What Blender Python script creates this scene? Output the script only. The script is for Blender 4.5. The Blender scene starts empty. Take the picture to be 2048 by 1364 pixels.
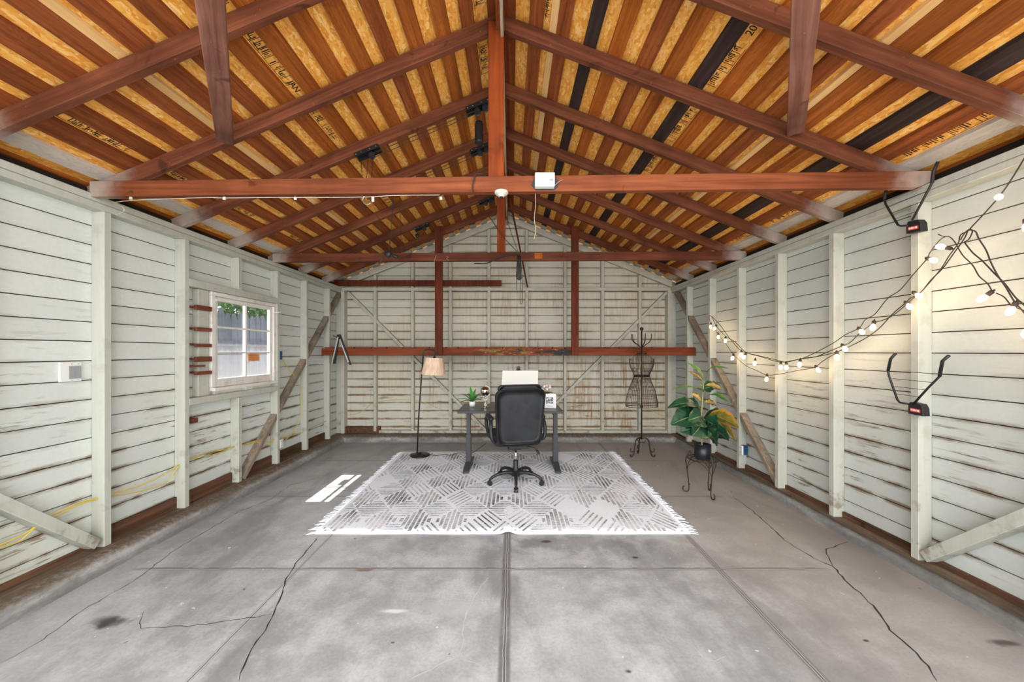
import bpy, math, random
from mathutils import Vector, Matrix
random.seed(7)
sc = bpy.context.scene
F, CX, CY, H = 740.0, 1024.0, 703.0, 1.41      # focal length (px), principal point, eye height

# ------------------------------------------------------------------ camera
cam_d = bpy.data.cameras.new('camera'); cam = bpy.data.objects.new('camera', cam_d)
sc.collection.objects.link(cam); sc.camera = cam
cam.location = (0, 0, H); cam.rotation_euler = (math.pi/2, 0, 0)
cam_d.sensor_width = 36; cam_d.lens = 36*F/2048
cam_d.shift_x = (1024-CX)/2048; cam_d.shift_y = (CY-682)/2048
cam_d.clip_start = 0.02; cam_d.clip_end = 200
# ------------------------------------------------------------------ world, sun, exposure
w = bpy.data.worlds.new('sky'); sc.world = w; w.use_nodes = True
wn = w.node_tree; wn.nodes.clear()
wo = wn.nodes.new('ShaderNodeOutputWorld'); bg = wn.nodes.new('ShaderNodeBackground')
tc = wn.nodes.new('ShaderNodeTexCoord'); sep = wn.nodes.new('ShaderNodeSeparateXYZ')
wn.links.new(tc.outputs['Generated'], sep.inputs[0])
# bright hazy sky towards the open front (-Y), soft blue elsewhere
mr = wn.nodes.new('ShaderNodeMapRange'); mr.inputs['From Min'].default_value = -0.15; mr.inputs['From Max'].default_value = -0.95
mr.inputs['To Min'].default_value = 0; mr.inputs['To Max'].default_value = 1; mr.interpolation_type = 'SMOOTHSTEP'
wn.links.new(sep.outputs['Y'], mr.inputs['Value'])
mx = wn.nodes.new('ShaderNodeMix'); mx.data_type = 'RGBA'
mx.inputs[6].default_value = (1.2, 1.27, 1.33, 1); mx.inputs[7].default_value = (3.3, 3.36, 3.42, 1)
wn.links.new(mr.outputs[0], mx.inputs[0]); wn.links.new(mx.outputs[2], bg.inputs['Color'])
bg.inputs['Strength'].default_value = 1.0
wn.links.new(bg.outputs[0], wo.inputs[0])
sun_d = bpy.data.lights.new('sun', 'SUN'); sun = bpy.data.objects.new('sun', sun_d); sc.collection.objects.link(sun)
sun_d.energy = 12.0; sun_d.angle = 0.009; sun_d.color = (1, 0.96, 0.9)
sun.rotation_euler = Vector((-1, 0.0, 1.4)).to_track_quat('Z', 'Y').to_euler()
sc.view_settings.view_transform = 'Standard'; sc.view_settings.look = 'None'
sc.view_settings.exposure = 1.0; sc.view_settings.gamma = 1; sc.view_settings.use_curve_mapping = False
sc.cycles.max_bounces = 10; sc.cycles.diffuse_bounces = 6; sc.cycles.glossy_bounces = 4
sc.cycles.transparent_max_bounces = 12; sc.cycles.transmission_bounces = 6
sc.cycles.use_denoising = True; sc.cycles.sample_clamp_indirect = 6; sc.cycles.caustics_reflective = False; sc.cycles.caustics_refractive = False

# ------------------------------------------------------------------ helpers: pixel rays of the photograph -> points on a known plane
def atY(px, py, Y): return Vector(((px-CX)/F*Y, Y, H+(CY-py)/F*Y))
def atX(px, py, X):
    Y = X*F/(px-CX); return Vector((X, Y, H+(CY-py)/F*Y))
def atZ(px, py, Z=0.0):
    Y = (H-Z)*F/(py-CY); return Vector(((px-CX)/F*Y, Y, Z))

def link(o): sc.collection.objects.link(o); return o
def tag(o, label=None, cat=None, group=None, kind=None):
    if label: o['label'] = label
    if cat: o['category'] = cat
    if group: o['group'] = group
    if kind: o['kind'] = kind
    return o
def thing(name, label, cat, loc=(0, 0, 0), rotz=0, group=None):
    o = bpy.data.objects.new(name, None); link(o); o.location = loc; o.rotation_euler = (0, 0, rotz); o.empty_display_size = .05
    return tag(o, label, cat, group)
def copy_tree(o, parent=None):
    c = o.copy(); link(c); c.parent = parent
    for ch in list(o.children): copy_tree(ch, c)
    return c

class MB:
    def __init__(s): s.v = []; s.f = []; s.uv = {}; s.mi = []
    def face(s, idx, mi=0): s.f.append(tuple(idx)); s.mi.append(mi)
    def hull8(s, p, mi=0):
        b = len(s.v); s.v += [tuple(q) for q in p]
        for q in ((0,3,2,1),(4,5,6,7),(0,1,5,4),(1,2,6,5),(2,3,7,6),(3,0,4,7)): s.face([b+i for i in q], mi)
    def box(s, a, b, mi=0):
        x0,y0,z0 = a; x1,y1,z1 = b
        if x0>x1: x0,x1=x1,x0
        if y0>y1: y0,y1=y1,y0
        if z0>z1: z0,z1=z1,z0
        s.hull8([(x0,y0,z0),(x1,y0,z0),(x1,y1,z0),(x0,y1,z0),(x0,y0,z1),(x1,y0,z1),(x1,y1,z1),(x0,y1,z1)], mi); return s
    def beam(s, p0, p1, side, up, mi=0):
        """box whose axis runs p0-p1; side, up: full-size vectors of the section"""
        p0, p1, a, u = Vector(p0), Vector(p1), Vector(side)/2, Vector(up)/2
        s.hull8([p0-a-u, p0+a-u, p1+a-u, p1-a-u, p0-a+u, p0+a+u, p1+a+u, p1-a+u], mi); return s
    def prism(s, poly, n, mi=0):
        """poly: 3D points in a plane, n: extrusion vector"""
        b = len(s.v); k = len(poly); n = Vector(n)
        s.v += [tuple(Vector(q)) for q in poly] + [tuple(Vector(q)+n) for q in poly]
        s.face(range(b, b+k), mi); s.face([b+k+i for i in reversed(range(k))], mi)
        for i in range(k): j = (i+1) % k; s.face((b+i, b+k+i, b+k+j, b+j), mi)
        return s
    def tube(s, pts, r, n=8, mi=0, cap=True, smooth_pts=0):
        pts = [Vector(p) for p in pts]
        if smooth_pts: pts = spline(pts, smooth_pts)
        k = len(pts); rs = r if isinstance(r, (list, tuple)) else [r]*k
        if len(rs) != k: rs = [rs[min(int(i*(len(rs)-1)/(k-1)+.5), len(rs)-1)] for i in range(k)]
        b = len(s.v); nrm = None
        for i, p in enumerate(pts):
            t = (pts[min(i+1, k-1)]-pts[max(i-1, 0)])
            t = t.normalized() if t.length > 1e-9 else Vector((0,0,1))
            if nrm is None: nrm = t.orthogonal().normalized()
            nrm = (nrm - t*nrm.dot(t))
            nrm = nrm.normalized() if nrm.length > 1e-6 else t.orthogonal().normalized()
            bn = t.cross(nrm)
            for j in range(n):
                a = 2*math.pi*j/n; s.v.append(tuple(p + (nrm*math.cos(a)+bn*math.sin(a))*rs[i]))
        for i in range(k-1):
            for j in range(n):
                j2 = (j+1) % n; s.face((b+i*n+j, b+i*n+j2, b+(i+1)*n+j2, b+(i+1)*n+j), mi)
        if cap: s.face([b+j for j in reversed(range(n))], mi); s.face([b+(k-1)*n+j for j in range(n)], mi)
        return s
    def lathe(s, prof, c=(0,0,0), n=24, axis='Z', mi=0, sx=1, sy=1, mat=None):
        """prof: (radius, height) list"""
        b = len(s.v); c = Vector(c)
        for r, h in prof:
            for j in range(n):
                a = 2*math.pi*j/n; q = Vector((r*math.cos(a)*sx, r*math.sin(a)*sy, h))
                if axis == 'X': q = Vector((q.z, q.x, q.y))
                elif axis == 'Y': q = Vector((q.x, q.z, q.y))
                if mat is not None: q = mat @ q
                s.v.append(tuple(c+q))
        for i in range(len(prof)-1):
            for j in range(n):
                j2 = (j+1) % n; s.face((b+i*n+j, b+i*n+j2, b+(i+1)*n+j2, b+(i+1)*n+j), mi)
        s.face([b+j for j in reversed(range(n))], mi); s.face([b+(len(prof)-1)*n+j for j in range(n)], mi)
        return s
    def grid(s, fn, nu, nv, mi=0):
        b = len(s.v)
        for i in range(nu+1):
            for j in range(nv+1):
                p, = (fn(i/nu, j/nv),); s.uv[len(s.v)] = (i/nu, j/nv); s.v.append(tuple(p))
        for i in range(nu):
            for j in range(nv):
                a = b+i*(nv+1)+j; s.face((a, a+1, a+nv+2, a+nv+1), mi)
        return s
    def build(s, name, mat, parent=None, local=False, smooth=False, bevel=0, subsurf=0, seg=2, solid=0):
        me = bpy.data.meshes.new(name)
        off = Vector((0,0,0))
        if parent is not None and not local:
            q = parent
            while q is not None: off += q.location; q = q.parent
        me.from_pydata([tuple(Vector(v)-off) for v in s.v], [], s.f)
        mats = mat if isinstance(mat, (list, tuple)) else [mat]
        for m in mats: me.materials.append(m)
        if len(mats) > 1: me.polygons.foreach_set('material_index', s.mi)
        if s.uv:
            ul = me.uv_layers.new(name='UVMap')
            for lp in me.loops: ul.data[lp.index].uv = s.uv.get(lp.vertex_index, (0, 0))
        if smooth: me.polygons.foreach_set('use_smooth', [True]*len(me.polygons))
        me.update(); me.validate()
        o = bpy.data.objects.new(name, me); link(o); o.parent = parent
        if solid: md = o.modifiers.new('s', 'SOLIDIFY'); md.thickness = solid; md.offset = 0
        if bevel: md = o.modifiers.new('b', 'BEVEL'); md.width = bevel; md.segments = seg; md.limit_method = 'ANGLE'
        if subsurf: md = o.modifiers.new('u', 'SUBSURF'); md.levels = subsurf; md.render_levels = subsurf
        return o

def spline(pts, n=6):
    pts = [Vector(p) for p in pts]; out = []
    P = [pts[0]*2-pts[1]] + pts + [pts[-1]*2-pts[-2]]
    for i in range(1, len(P)-2):
        a, b, c, d = P[i-1], P[i], P[i+1], P[i+2]
        for k in range(n):
            t = k/n; out.append(.5*((2*b)+(c-a)*t+(2*a-5*b+4*c-d)*t*t+(3*b-a-3*c+d)*t**3))
    out.append(pts[-1]); return out

# ------------------------------------------------------------------ materials
class NT:
    def __init__(s, name, rough=.6, metal=0, spec=.4):
        s.m = bpy.data.materials.new(name); s.m.use_nodes = True; s.t = s.m.node_tree; s.t.nodes.clear()
        s.out = s.t.nodes.new('ShaderNodeOutputMaterial'); s.b = s.t.nodes.new('ShaderNodeBsdfPrincipled')
        s.t.links.new(s.b.outputs[0], s.out.inputs[0]); s.b.inputs['Roughness'].default_value = rough
        s.b.inputs['Metallic'].default_value = metal; s.b.inputs['Specular IOR Level'].default_value = spec
    def n(s, ty): return s.t.nodes.new(ty)
    def put(s, sock, v):
        if v is None: return
        if hasattr(v, 'links'): s.t.links.new(v, sock)
        elif isinstance(v, tuple) and len(v) == 3 and sock.type == 'RGBA': sock.default_value = (*v, 1)
        else: sock.default_value = v
    def obj(s): return s.n('ShaderNodeTexCoord').outputs['Object']
    def uv(s): return s.n('ShaderNodeTexCoord').outputs['UV']
    def rnd(s): return s.n('ShaderNodeObjectInfo').outputs['Random']
    def map(s, v, scale=(1,1,1), loc=(0,0,0), rot=(0,0,0)):
        k = s.n('ShaderNodeMapping'); s.put(k.inputs[0], v); k.inputs['Scale'].default_value = scale
        k.inputs['Location'].default_value = loc; k.inputs['Rotation'].default_value = rot; return k.outputs[0]
    def xyz(s, v):
        k = s.n('ShaderNodeSeparateXYZ'); s.put(k.inputs[0], v); return k.outputs
    def noise(s, v, scale=5, detail=4, rough=.55, dist=0, col=False):
        k = s.n('ShaderNodeTexNoise'); s.put(k.inputs['Vector'], v); k.inputs['Scale'].default_value = scale
        k.inputs['Detail'].default_value = detail; k.inputs['Roughness'].default_value = rough; k.inputs['Distortion'].default_value = dist
        return k.outputs['Color' if col else 'Fac']
    def voro(s, v, scale=5, feat='F1', out='Color'):
        k = s.n('ShaderNodeTexVoronoi'); k.feature = feat; s.put(k.inputs['Vector'], v); k.inputs['Scale'].default_value = scale
        return k.outputs[out]
    def mth(s, op, a, b=None, c=None, clamp=False):
        k = s.n('ShaderNodeMath'); k.operation = op; k.use_clamp = clamp
        s.put(k.inputs[0], a); s.put(k.inputs[1], b); s.put(k.inputs[2], c); return k.outputs[0]
    def vadd(s, a, b, sc_=1.0):
        k = s.n('ShaderNodeVectorMath'); k.operation = 'MULTIPLY_ADD'; s.put(k.inputs[0], b)
        k.inputs[1].default_value = (sc_, sc_, sc_); s.put(k.inputs[2], a); return k.outputs[0]
    def rng(s, v, a, b, c=0, d=1, smooth=True):
        k = s.n('ShaderNodeMapRange'); k.interpolation_type = 'SMOOTHSTEP' if smooth else 'LINEAR'
        s.put(k.inputs['Value'], v)
        for nme, q in (('From Min', a), ('From Max', b), ('To Min', c), ('To Max', d)): s.put(k.inputs[nme], q)
        return k.outputs[0]
    def mix(s, f, a, b, mode='MIX'):
        k = s.n('ShaderNodeMix'); k.data_type = 'RGBA'; k.blend_type = mode
        s.put(k.inputs[0], f); s.put(k.inputs[6], a); s.put(k.inputs[7], b); return k.outputs[2]
    def ramp(s, f, stops):
        k = s.n('ShaderNodeValToRGB'); s.put(k.inputs[0], f); e = k.color_ramp.elements
        while len(e) < len(stops): e.new(.5)
        for i, (p, c) in enumerate(stops): e[i].position = p; e[i].color = (*c, 1)
        return k.outputs[0]
    def col(s, c): s.put(s.b.inputs['Base Color'], c); return s
    def bump(s, h, st=.3, d=.01):
        k = s.n('ShaderNodeBump'); k.inputs['Strength'].default_value = st; k.inputs['Distance'].default_value = d
        s.put(k.inputs['Height'], h); s.t.links.new(k.outputs[0], s.b.inputs['Normal']); return s

def srgb(r, g, b):
    f = lambda c: ((c/255+.055)/1.055)**2.4 if c > 10 else c/255/12.92
    return (f(r), f(g), f(b))
def plain(name, c, rough=.5, metal=0, spec=.4, vary=.0):
    t = NT(name, rough, metal, spec)
    if vary:
        nz = t.noise(t.obj(), 14, 4); t.col(t.mix(t.rng(nz, .3, .7), tuple(x*(1-vary) for x in c), tuple(min(1, x*(1+vary)) for x in c)))
    else: t.col(c)
    return t.m
def wood(name, dark, light, axis=0, rough=.68, paint_ends=False, freq=1.0, var=.35, rot=(0, 0, 0)):
    """stained timber with long grain along the axis, worn patches and knots"""
    t = NT(name, rough, 0, .16); o = t.obj(); r = t.rnd()
    o2 = t.map(t.vadd(o, r, 13.0), rot=rot)
    sc_ = [26*freq]*3; sc_[axis] = 1.1*freq
    g = t.noise(t.map(o2, tuple(sc_)), 1, 6, .65, .6); kn = t.noise(o2, 5.5, 3, .6, .8)
    big = t.noise(o2, 2.2, 3)
    c = t.ramp(g, [(.3, dark), (.5, tuple((a+b)/2 for a, b in zip(dark, light))), (.7, light)])
    c = t.mix(t.rng(big, .35, .75, 0, .55), c, tuple(x*.5 for x in dark))
    c = t.mix(t.rng(kn, .64, .72, 0, .6), c, tuple(x*.38 for x in dark))
    sp = t.noise(o2, 30, 3, .7); c = t.mix(t.rng(sp, .68, .76, 0, .5), c, tuple(min(1, x*1.9+.03) for x in light))
    c = t.mix(t.mth('MULTIPLY', r, var), c, tuple(x*.55 for x in dark))
    if paint_ends:
        x = t.xyz(o)[0]; ax = t.mth('ABSOLUTE', t.mth('ADD', x, .09))
        ax = t.mth('ADD', ax, t.mth('MULTIPLY', t.noise(o, 9, 3), .22))
        c = t.mix(t.rng(ax, 2.50, 2.76, 0, .6), c, (.52, .48, .43))
    t.col(c); t.bump(g, .35, .004); return t.m

PITCH = .129
def paint(name, base, z0, axis, stain=0.5, streak=0.0, yrange=None):
    """old pale paint on lap boards: grime along the board joints, flaking low down, drips"""
    t = NT(name, .62, 0, .3); o = t.obj(); x, y, z = t.xyz(o)
    st = [2.2]*3; st[2] = 30; long_ = t.noise(t.map(o, tuple(st)), 1, 6, .7, .4)
    fine = t.noise(o, 45, 4, .6)
    pz = t.mth('DIVIDE', t.mth('SUBTRACT', z, z0), PITCH)
    fl = t.mth('FLOOR', pz); fr = t.mth('SUBTRACT', pz, fl)
    cb = t.n('ShaderNodeCombineXYZ'); t.put(cb.inputs[2], fl); brd = t.noise(t.vadd(t.map(o, (.35,.35,0)), cb.outputs[0], 3.7), 1, 2)
    c = t.mix(t.rng(brd, .3, .7), tuple(v*.93 for v in base), tuple(v*1.04 for v in base))
    c = t.mix(t.rng(fine, .3, .75, 0, .18), c, tuple(v*.72 for v in base))
    seam = t.mth('MINIMUM', fr, t.mth('SUBTRACT', 1, fr))
    low = t.mth('MAXIMUM', t.rng(z, 0.2, 1.75, 1, .12), t.mth('MULTIPLY', t.rng(y, 1.2, 2.5, .75, 0), t.rng(z, 1.3, 2.0, 1, .2)))
    patch = t.noise(o, 1.7, 4, .6); patch2 = t.noise(t.map(o, (3,3,9)), 1, 5, .65)
    g = t.mth('MULTIPLY', t.rng(seam, .02, .22, 1, 0), t.rng(patch2, .40, .68))
    g = t.mth('MULTIPLY', g, t.mth('MULTIPLY', low, stain*2.6))
    c = t.mix(t.mth('MINIMUM', g, .85), c, srgb(118, 96, 70))
    edge = t.rng(seam, .0, .045, 1, 0); c = t.mix(t.mth('MULTIPLY', edge, t.rng(brd, .3, .7, .35, .8)), c, srgb(74, 60, 46))
    fk = t.mth('MULTIPLY', t.rng(long_, .54, .62), t.mth('MULTIPLY', t.rng(patch, .5, .66), t.mth('MULTIPLY', low, stain*2.4)))
    c = t.mix(t.mth('MINIMUM', fk, .8), c, srgb(112, 88, 66))
    tan = t.mth('MULTIPLY', t.rng(t.noise(o, .9, 3), .5, .75), stain*.5); c = t.mix(tan, c, srgb(196, 182, 150))
    if streak:
        dr = t.noise(t.map(o, (34, 34, 1.6)), 1, 5, .7); rg = t.noise(t.map(o, (1.3, 1.3, 1.7), (5, 0, 2)), 1, 5, .65)
        s = t.mth('MULTIPLY', t.rng(dr, .44, .66), t.rng(rg, .40, .62)); s = t.mth('MULTIPLY', s, t.mth('MULTIPLY', t.rng(z, .6, 3.2, 1.0, .3), t.rng(x, -2.6, .2, .35, 1)))
        c = t.mix(t.mth('MULTIPLY', s, streak), c, srgb(150, 118, 76))
        rust = t.mth('MULTIPLY', t.rng(seam, 0, .2, 1, 0), t.rng(rg, .34, .58)); c = t.mix(t.mth('MULTIPLY', rust, streak*.75), c, srgb(140, 104, 62))
    t.col(c); t.bump(t.mth('ADD', long_, t.mth('MULTIPLY', fine, .3)), .25, .004); return t.m

def paint_post(name, base, stain=.5):
    t = NT(name, .6, 0, .3); o = t.obj(); o2 = t.vadd(o, t.rnd(), 5.0); z = t.xyz(o)[2]
    g = t.noise(t.map(o2, (30, 30, 2.0)), 1, 6, .65, .3); p = t.noise(o2, 7, 5, .65)
    c = t.mix(t.rng(g, .3, .7), tuple(v*.9 for v in base), base)
    low = t.rng(z, .1, .7, 1, .25)
    c = t.mix(t.mth('MINIMUM', t.mth('MULTIPLY', t.mth('MULTIPLY', t.rng(p, .52, .66), low), stain*1.3), .8), c, srgb(110, 86, 66))
    nd = t.noise(o2, 38, 2); c = t.mix(t.rng(nd, .74, .78, 0, .6), c, srgb(90, 70, 55))
    t.col(c); t.bump(g, .3, .003); return t.m

PAINT = srgb(213, 216, 208)
M = {}
M['left'] = paint('painted_siding_left', srgb(212, 217, 211), 1.349, 1, .55)
M['right'] = paint('painted_siding_right', srgb(198, 202, 196), 1.40, 1, .55)
M['back'] = paint('painted_siding_back', srgb(204, 202, 188), 1.866-PITCH*3, 0, .6, .95)
M['post'] = paint_post('painted_stud', srgb(188, 189, 178))
M['postb'] = paint_post('painted_stud_back', srgb(192, 190, 176), .45)
M['brace'] = wood('weathered_brace', srgb(118, 104, 90), srgb(170, 156, 138), 2, var=.1)
M['raft'] = wood('rafter_stain_left', srgb(84, 44, 28), srgb(142, 84, 58), 0, paint_ends=True, rot=(0, .3805, 0)); M['raftr'] = wood('rafter_stain_right', srgb(84, 44, 28), srgb(142, 84, 58), 0, paint_ends=True, rot=(0, -.3805, 0)); M['tie2'] = wood('tie_beam_dark_stain', srgb(78, 38, 24), srgb(128, 72, 50), 0, paint_ends=True)
M['tie'] = wood('tie_beam_stain', srgb(100, 48, 26), srgb(152, 86, 52), 0, paint_ends=True, var=.1)
M['kingp'] = wood('king_post_stain', srgb(104, 42, 12), srgb(150, 70, 26), 2, var=.1)
M['hang'] = wood('hanger_stain', srgb(78, 34, 20), srgb(120, 58, 36), 2, var=.2)
M['jobr'] = wood('strut_stain', srgb(96, 56, 44), srgb(158, 110, 94), 1, var=.1)
M['shelf'] = wood('shelf_plank_stain', srgb(104, 46, 24), srgb(150, 78, 46), 0, var=.1)
M['sill'] = wood('weathered_sill', srgb(78, 62, 50), srgb(140, 120, 100), 1, var=.1)
M['sillx'] = wood('weathered_sill_x', srgb(100, 84, 68), srgb(160, 142, 120), 0, var=.1)
M['kick'] = wood('bare_redwood', srgb(70, 50, 38), srgb(140, 100, 76), 1, var=.4)
M['cleat'] = wood('cleat_redwood', srgb(96, 50, 34), srgb(150, 92, 66), 1, var=.3)
M['pale'] = wood('pale_moulding', srgb(160, 140, 118), srgb(206, 190, 168), 1, var=0)
M['fresh'] = wood('fresh_batten', srgb(222, 172, 108), srgb(240, 200, 140), 1, var=.1)
def board(name, a, b): 
    t = NT(name, .66, 0, .16); o = t.obj(); r = t.rnd(); o2 = t.vadd(o, r, 17.0)
    g = t.noise(t.map(o2, (28, .9, 28)), 1, 6, .65, .7); k = t.noise(o2, 1.6, 3)
    c = t.ramp(g, [(.3, a), (.72, b)]); c = t.mix(t.rng(k, .45, .75, 0, .45), c, tuple(x*.5 for x in a))
    ring = t.noise(t.map(o2, (9, 1.6, 9)), 1, 2, .5, 2.5); ring = t.mth('SINE', t.mth('MULTIPLY', ring, 60)); c = t.mix(t.rng(ring, .2, 1, 0, .22), c, tuple(x*.45 for x in a))
    y = t.mth('ADD', t.xyz(o)[1], t.mth('MULTIPLY', t.noise(o, 8, 3), .12)); c = t.mix(t.rng(y, 5.86, 5.9), c, srgb(198, 192, 178))
    t.col(c); t.bump(g, .35, .004); return t.m
M['b0'] = board('roof_board_brown', srgb(116, 58, 18), srgb(182, 104, 44))
M['b1'] = board('roof_board_red', srgb(104, 50, 22), srgb(168, 94, 50))
M['b2'] = board('roof_board_orange', srgb(140, 70, 20), srgb(188, 106, 42))
M['bk'] = board('roof_board_black', srgb(38, 28, 26), srgb(70, 54, 50))
M['bw'] = board('roof_board_white', srgb(196, 184, 172), srgb(216, 208, 198))
# oriented strand board: overlapping flakes
t = NT('strand_board', .6, 0, .3); o = t.obj()
cs = None
for i, (rz, sc_) in enumerate(((.5, (70, 16, 1)), (-.9, (64, 18, 1)), (1.5, (80, 20, 1)))):
    v = t.voro(t.map(t.vadd(o, t.noise(o, 6, 2, col=True), .03), sc_, (i*3.1, i*1.7, 0), (0, 0, rz)), 1)
    v = t.xyz(v)[0]; cs = v if cs is None else t.mix(t.rng(t.noise(o, 12+i*5, 2), .48, .52), cs, v)
fl = t.ramp(cs, [(0, srgb(216, 142, 54)), (.35, srgb(232, 162, 70)), (.7, srgb(240, 178, 88)), (1, srgb(248, 204, 130))])
fine = t.noise(t.map(o, (60, 60, 60)), 1, 5, .7); fl = t.mix(t.rng(fine, .58, .75, 0, .5), fl, srgb(176, 98, 30))
big = t.noise(o, 1.3, 3); fl = t.mix(t.rng(big, .45, .75, 0, .25), fl, srgb(204, 124, 44))
t.col(fl); t.bump(cs, .2, .002); M['osb'] = t.m
# concrete floor
def floor_mat():
    t = NT('concrete_slab', .55, 0, .35); o = t.obj(); x, y, z = t.xyz(o)
    n1 = t.noise(o, .8, 5, .6); n2 = t.noise(o, 4.5, 6, .65); n3 = t.noise(o, 60, 4, .7); n4 = t.noise(t.map(o, (1, .35, 1), (3, 1, 0)), 1.6, 5, .6, .5)
    c = t.mix(t.rng(n1, .3, .7), srgb(144, 145, 147), srgb(178, 179, 180))
    c = t.mix(t.rng(n2, .38, .66, 0, .6), c, srgb(200, 200, 201))
    c = t.mix(t.rng(n4, .5, .68, 0, .6), c, srgb(112, 112, 114))
    c = t.mix(t.rng(n3, .35, .7, 0, .22), c, srgb(96, 96, 96))
    warm = t.mth('MULTIPLY', t.mth('MAXIMUM', t.rng(x, .9, 1.8), t.rng(y, 4.9, 5.6, 0, .8)), t.rng(n1, .2, .6, .5, 1)); c = t.mix(t.mth('MULTIPLY', warm, .55), c, srgb(142, 131, 123))
    wh = t.noise(o, 22, 2, .5); c = t.mix(t.rng(wh, .735, .76, 0, .8), c, srgb(214, 214, 212))
    dk = t.noise(t.map(o, (1,1,1), (9, 4, 0)), 13, 2, .5); c = t.mix(t.rng(dk, .755, .78, 0, .8), c, srgb(76, 70, 68))
    jn = t.mth('MULTIPLY', t.mth('SUBTRACT', t.noise(o, 9, 3), .5), .012)
    def joint(c, v, at, band, lo=None, dark=.55):
        d = t.mth('ABSOLUTE', t.mth('ADD', t.mth('SUBTRACT', v, at), jn))
        m = t.mth('MULTIPLY', t.rng(d, band*.5, band, 1, 0), t.rng(n2, .25, .6, .5, 1))
        ln = t.rng(t.mth('ABSOLUTE', t.mth('SUBTRACT', d, .006)), .0, .0035, 1, 0)
        if lo is not None: k = t.mth('MULTIPLY', t.rng(x, lo[0], lo[0]+.1), t.rng(x, lo[1]-.15, lo[1], 1, 0)); m = t.mth('MULTIPLY', m, k); ln = t.mth('MULTIPLY', ln, k)
        c = t.mix(t.mth('MULTIPLY', m, dark), c, srgb(84, 80, 78))
        core = t.mth('MULTIPLY', t.rng(d, .001, .0035, 1, 0), 1.0 if lo is None else k)
        c = t.mix(t.mth('MULTIPLY', ln, .65), c, srgb(196, 194, 190)); return t.mix(t.mth('MULTIPLY', core, .8), c, srgb(60, 58, 56))
    c = joint(c, x, -.035, .036, dark=.75); c = joint(c, x, 1.34, .026, dark=.6); c = joint(c, x, -1.385, .018, dark=.35)
    for yy in (2.40, 3.604, 4.786): c = joint(c, y, yy, .022, (-2.5, 2.1), .45)
    for px, py, rx, ry, s_, cc in STAINS:
        p = atZ(px, py); dx = t.mth('DIVIDE', t.mth('SUBTRACT', x, p.x), rx); dy = t.mth('DIVIDE', t.mth('SUBTRACT', y, p.y), ry)
        d = t.mth('SQRT', t.mth('ADD', t.mth('MULTIPLY', dx, dx), t.mth('MULTIPLY', dy, dy)))
        d = t.mth('ADD', d, t.mth('MULTIPLY', t.mth('SUBTRACT', n2, .5), 2.6))
        c = t.mix(t.rng(d, .3, 1.1, s_, 0), c, cc)
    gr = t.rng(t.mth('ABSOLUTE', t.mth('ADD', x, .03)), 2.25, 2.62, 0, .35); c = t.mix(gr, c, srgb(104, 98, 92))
    t.col(c); t.bump(t.mth('ADD', n3, n2), .18, .004); t.put(t.b.inputs['Roughness'], t.rng(n2, .3, .7, .42, .7)); return t.m
DK = srgb(62, 55, 52)
STAINS = [(215, 1243, .13, .05, .95, DK), (205, 1252, .05, .03, .9, DK), (1690, 1035, .14, .07, .7, srgb(88, 78, 70)), (2010, 1285, .10, .03, .85, DK), (1092, 1083, .04, .02, .9, srgb(60, 30, 30)),
          (1150, 1085, .7, .14, .35, srgb(100, 98, 98)), (1430, 917, .25, .12, .45, srgb(112, 92, 40)), (790, 1222, .09, .02, .8, srgb(216, 216, 216)), (730, 1140, .06, .02, .7, srgb(120, 92, 78)),
          (910, 1215, .2, .08, .4, srgb(190, 190, 192)), (1732, 1281, .018, .012, .95, DK), (1258, 1343, .022, .014, .9, DK), (1270, 1115, .02, .012, .9, DK), (160, 1240, .16, .05, .35, srgb(176, 176, 176))]
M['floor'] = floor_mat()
t = NT('curb_concrete', .8); o = t.obj(); n1 = t.noise(t.map(o, (3, 1.2, 6)), 1, 6, .7); n2 = t.noise(o, 30, 4, .7)
c = t.ramp(n1, [(.3, srgb(96, 92, 86)), (.5, srgb(138, 136, 132)), (.66, srgb(176, 176, 172))]); c = t.mix(t.rng(n2, .4, .75, 0, .4), c, srgb(98, 84, 68)); zz = t.xyz(o)[2]; c = t.mix(t.mth('MULTIPLY', t.rng(zz, .06, .09), t.rng(n2, .3, .6, .5, .95)), c, srgb(92, 74, 56)); c = t.mix(t.rng(zz, .015, .05, .35, 0), c, srgb(88, 94, 98)); t.col(c); t.bump(n1, .8, .02); M['curb'] = t.m
M['crack'] = plain('crack_dark', srgb(48, 44, 42), .9)  # even dark tone for the thin crack strips laid on the slab
M['patchl'] = plain('crack_filler', srgb(188, 186, 184), .8, vary=.1)
M['dark'] = plain('black_backing', srgb(34, 27, 22), .9)
M['white'] = plain('white_plastic', srgb(228, 228, 226), .4)
M['wpaint'] = paint_post('window_paint', srgb(226, 222, 216), .6)
M['grey'] = plain('grey_plastic', srgb(150, 152, 152), .5)
M['blue'] = plain('blue_plastic', srgb(22, 70, 110), .5)
M['yellow'] = plain('yellow_cable', srgb(214, 190, 84), .45)
M['black'] = plain('black_steel', srgb(30, 29, 30), .38)
M['blackm'] = plain('black_plastic', srgb(34, 34, 36), .45)
M['rope'] = plain('dark_rope', srgb(50, 42, 38), .8)
M['wire'] = plain('bronze_wire', srgb(62, 52, 46), .42, .6)
M['chrome'] = plain('chrome', (.75, .75, .76), .12, 1)
M['silver'] = plain('silver', (.72, .68, .64), .16, 1)
M['steel'] = plain('galvanised', (.6, .6, .62), .35, .9)
M['desk'] = plain('desk_black_laminate', srgb(48, 49, 52), .3, vary=.06)
M['deskf'] = plain('desk_charcoal_steel', srgb(60, 62, 66), .42)
t = NT('black_leather', .5, 0, .35); o = t.obj(); v = t.voro(t.map(o, (1,1,1)), 260, out='Distance'); nz = t.noise(o, 6, 3)
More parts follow.
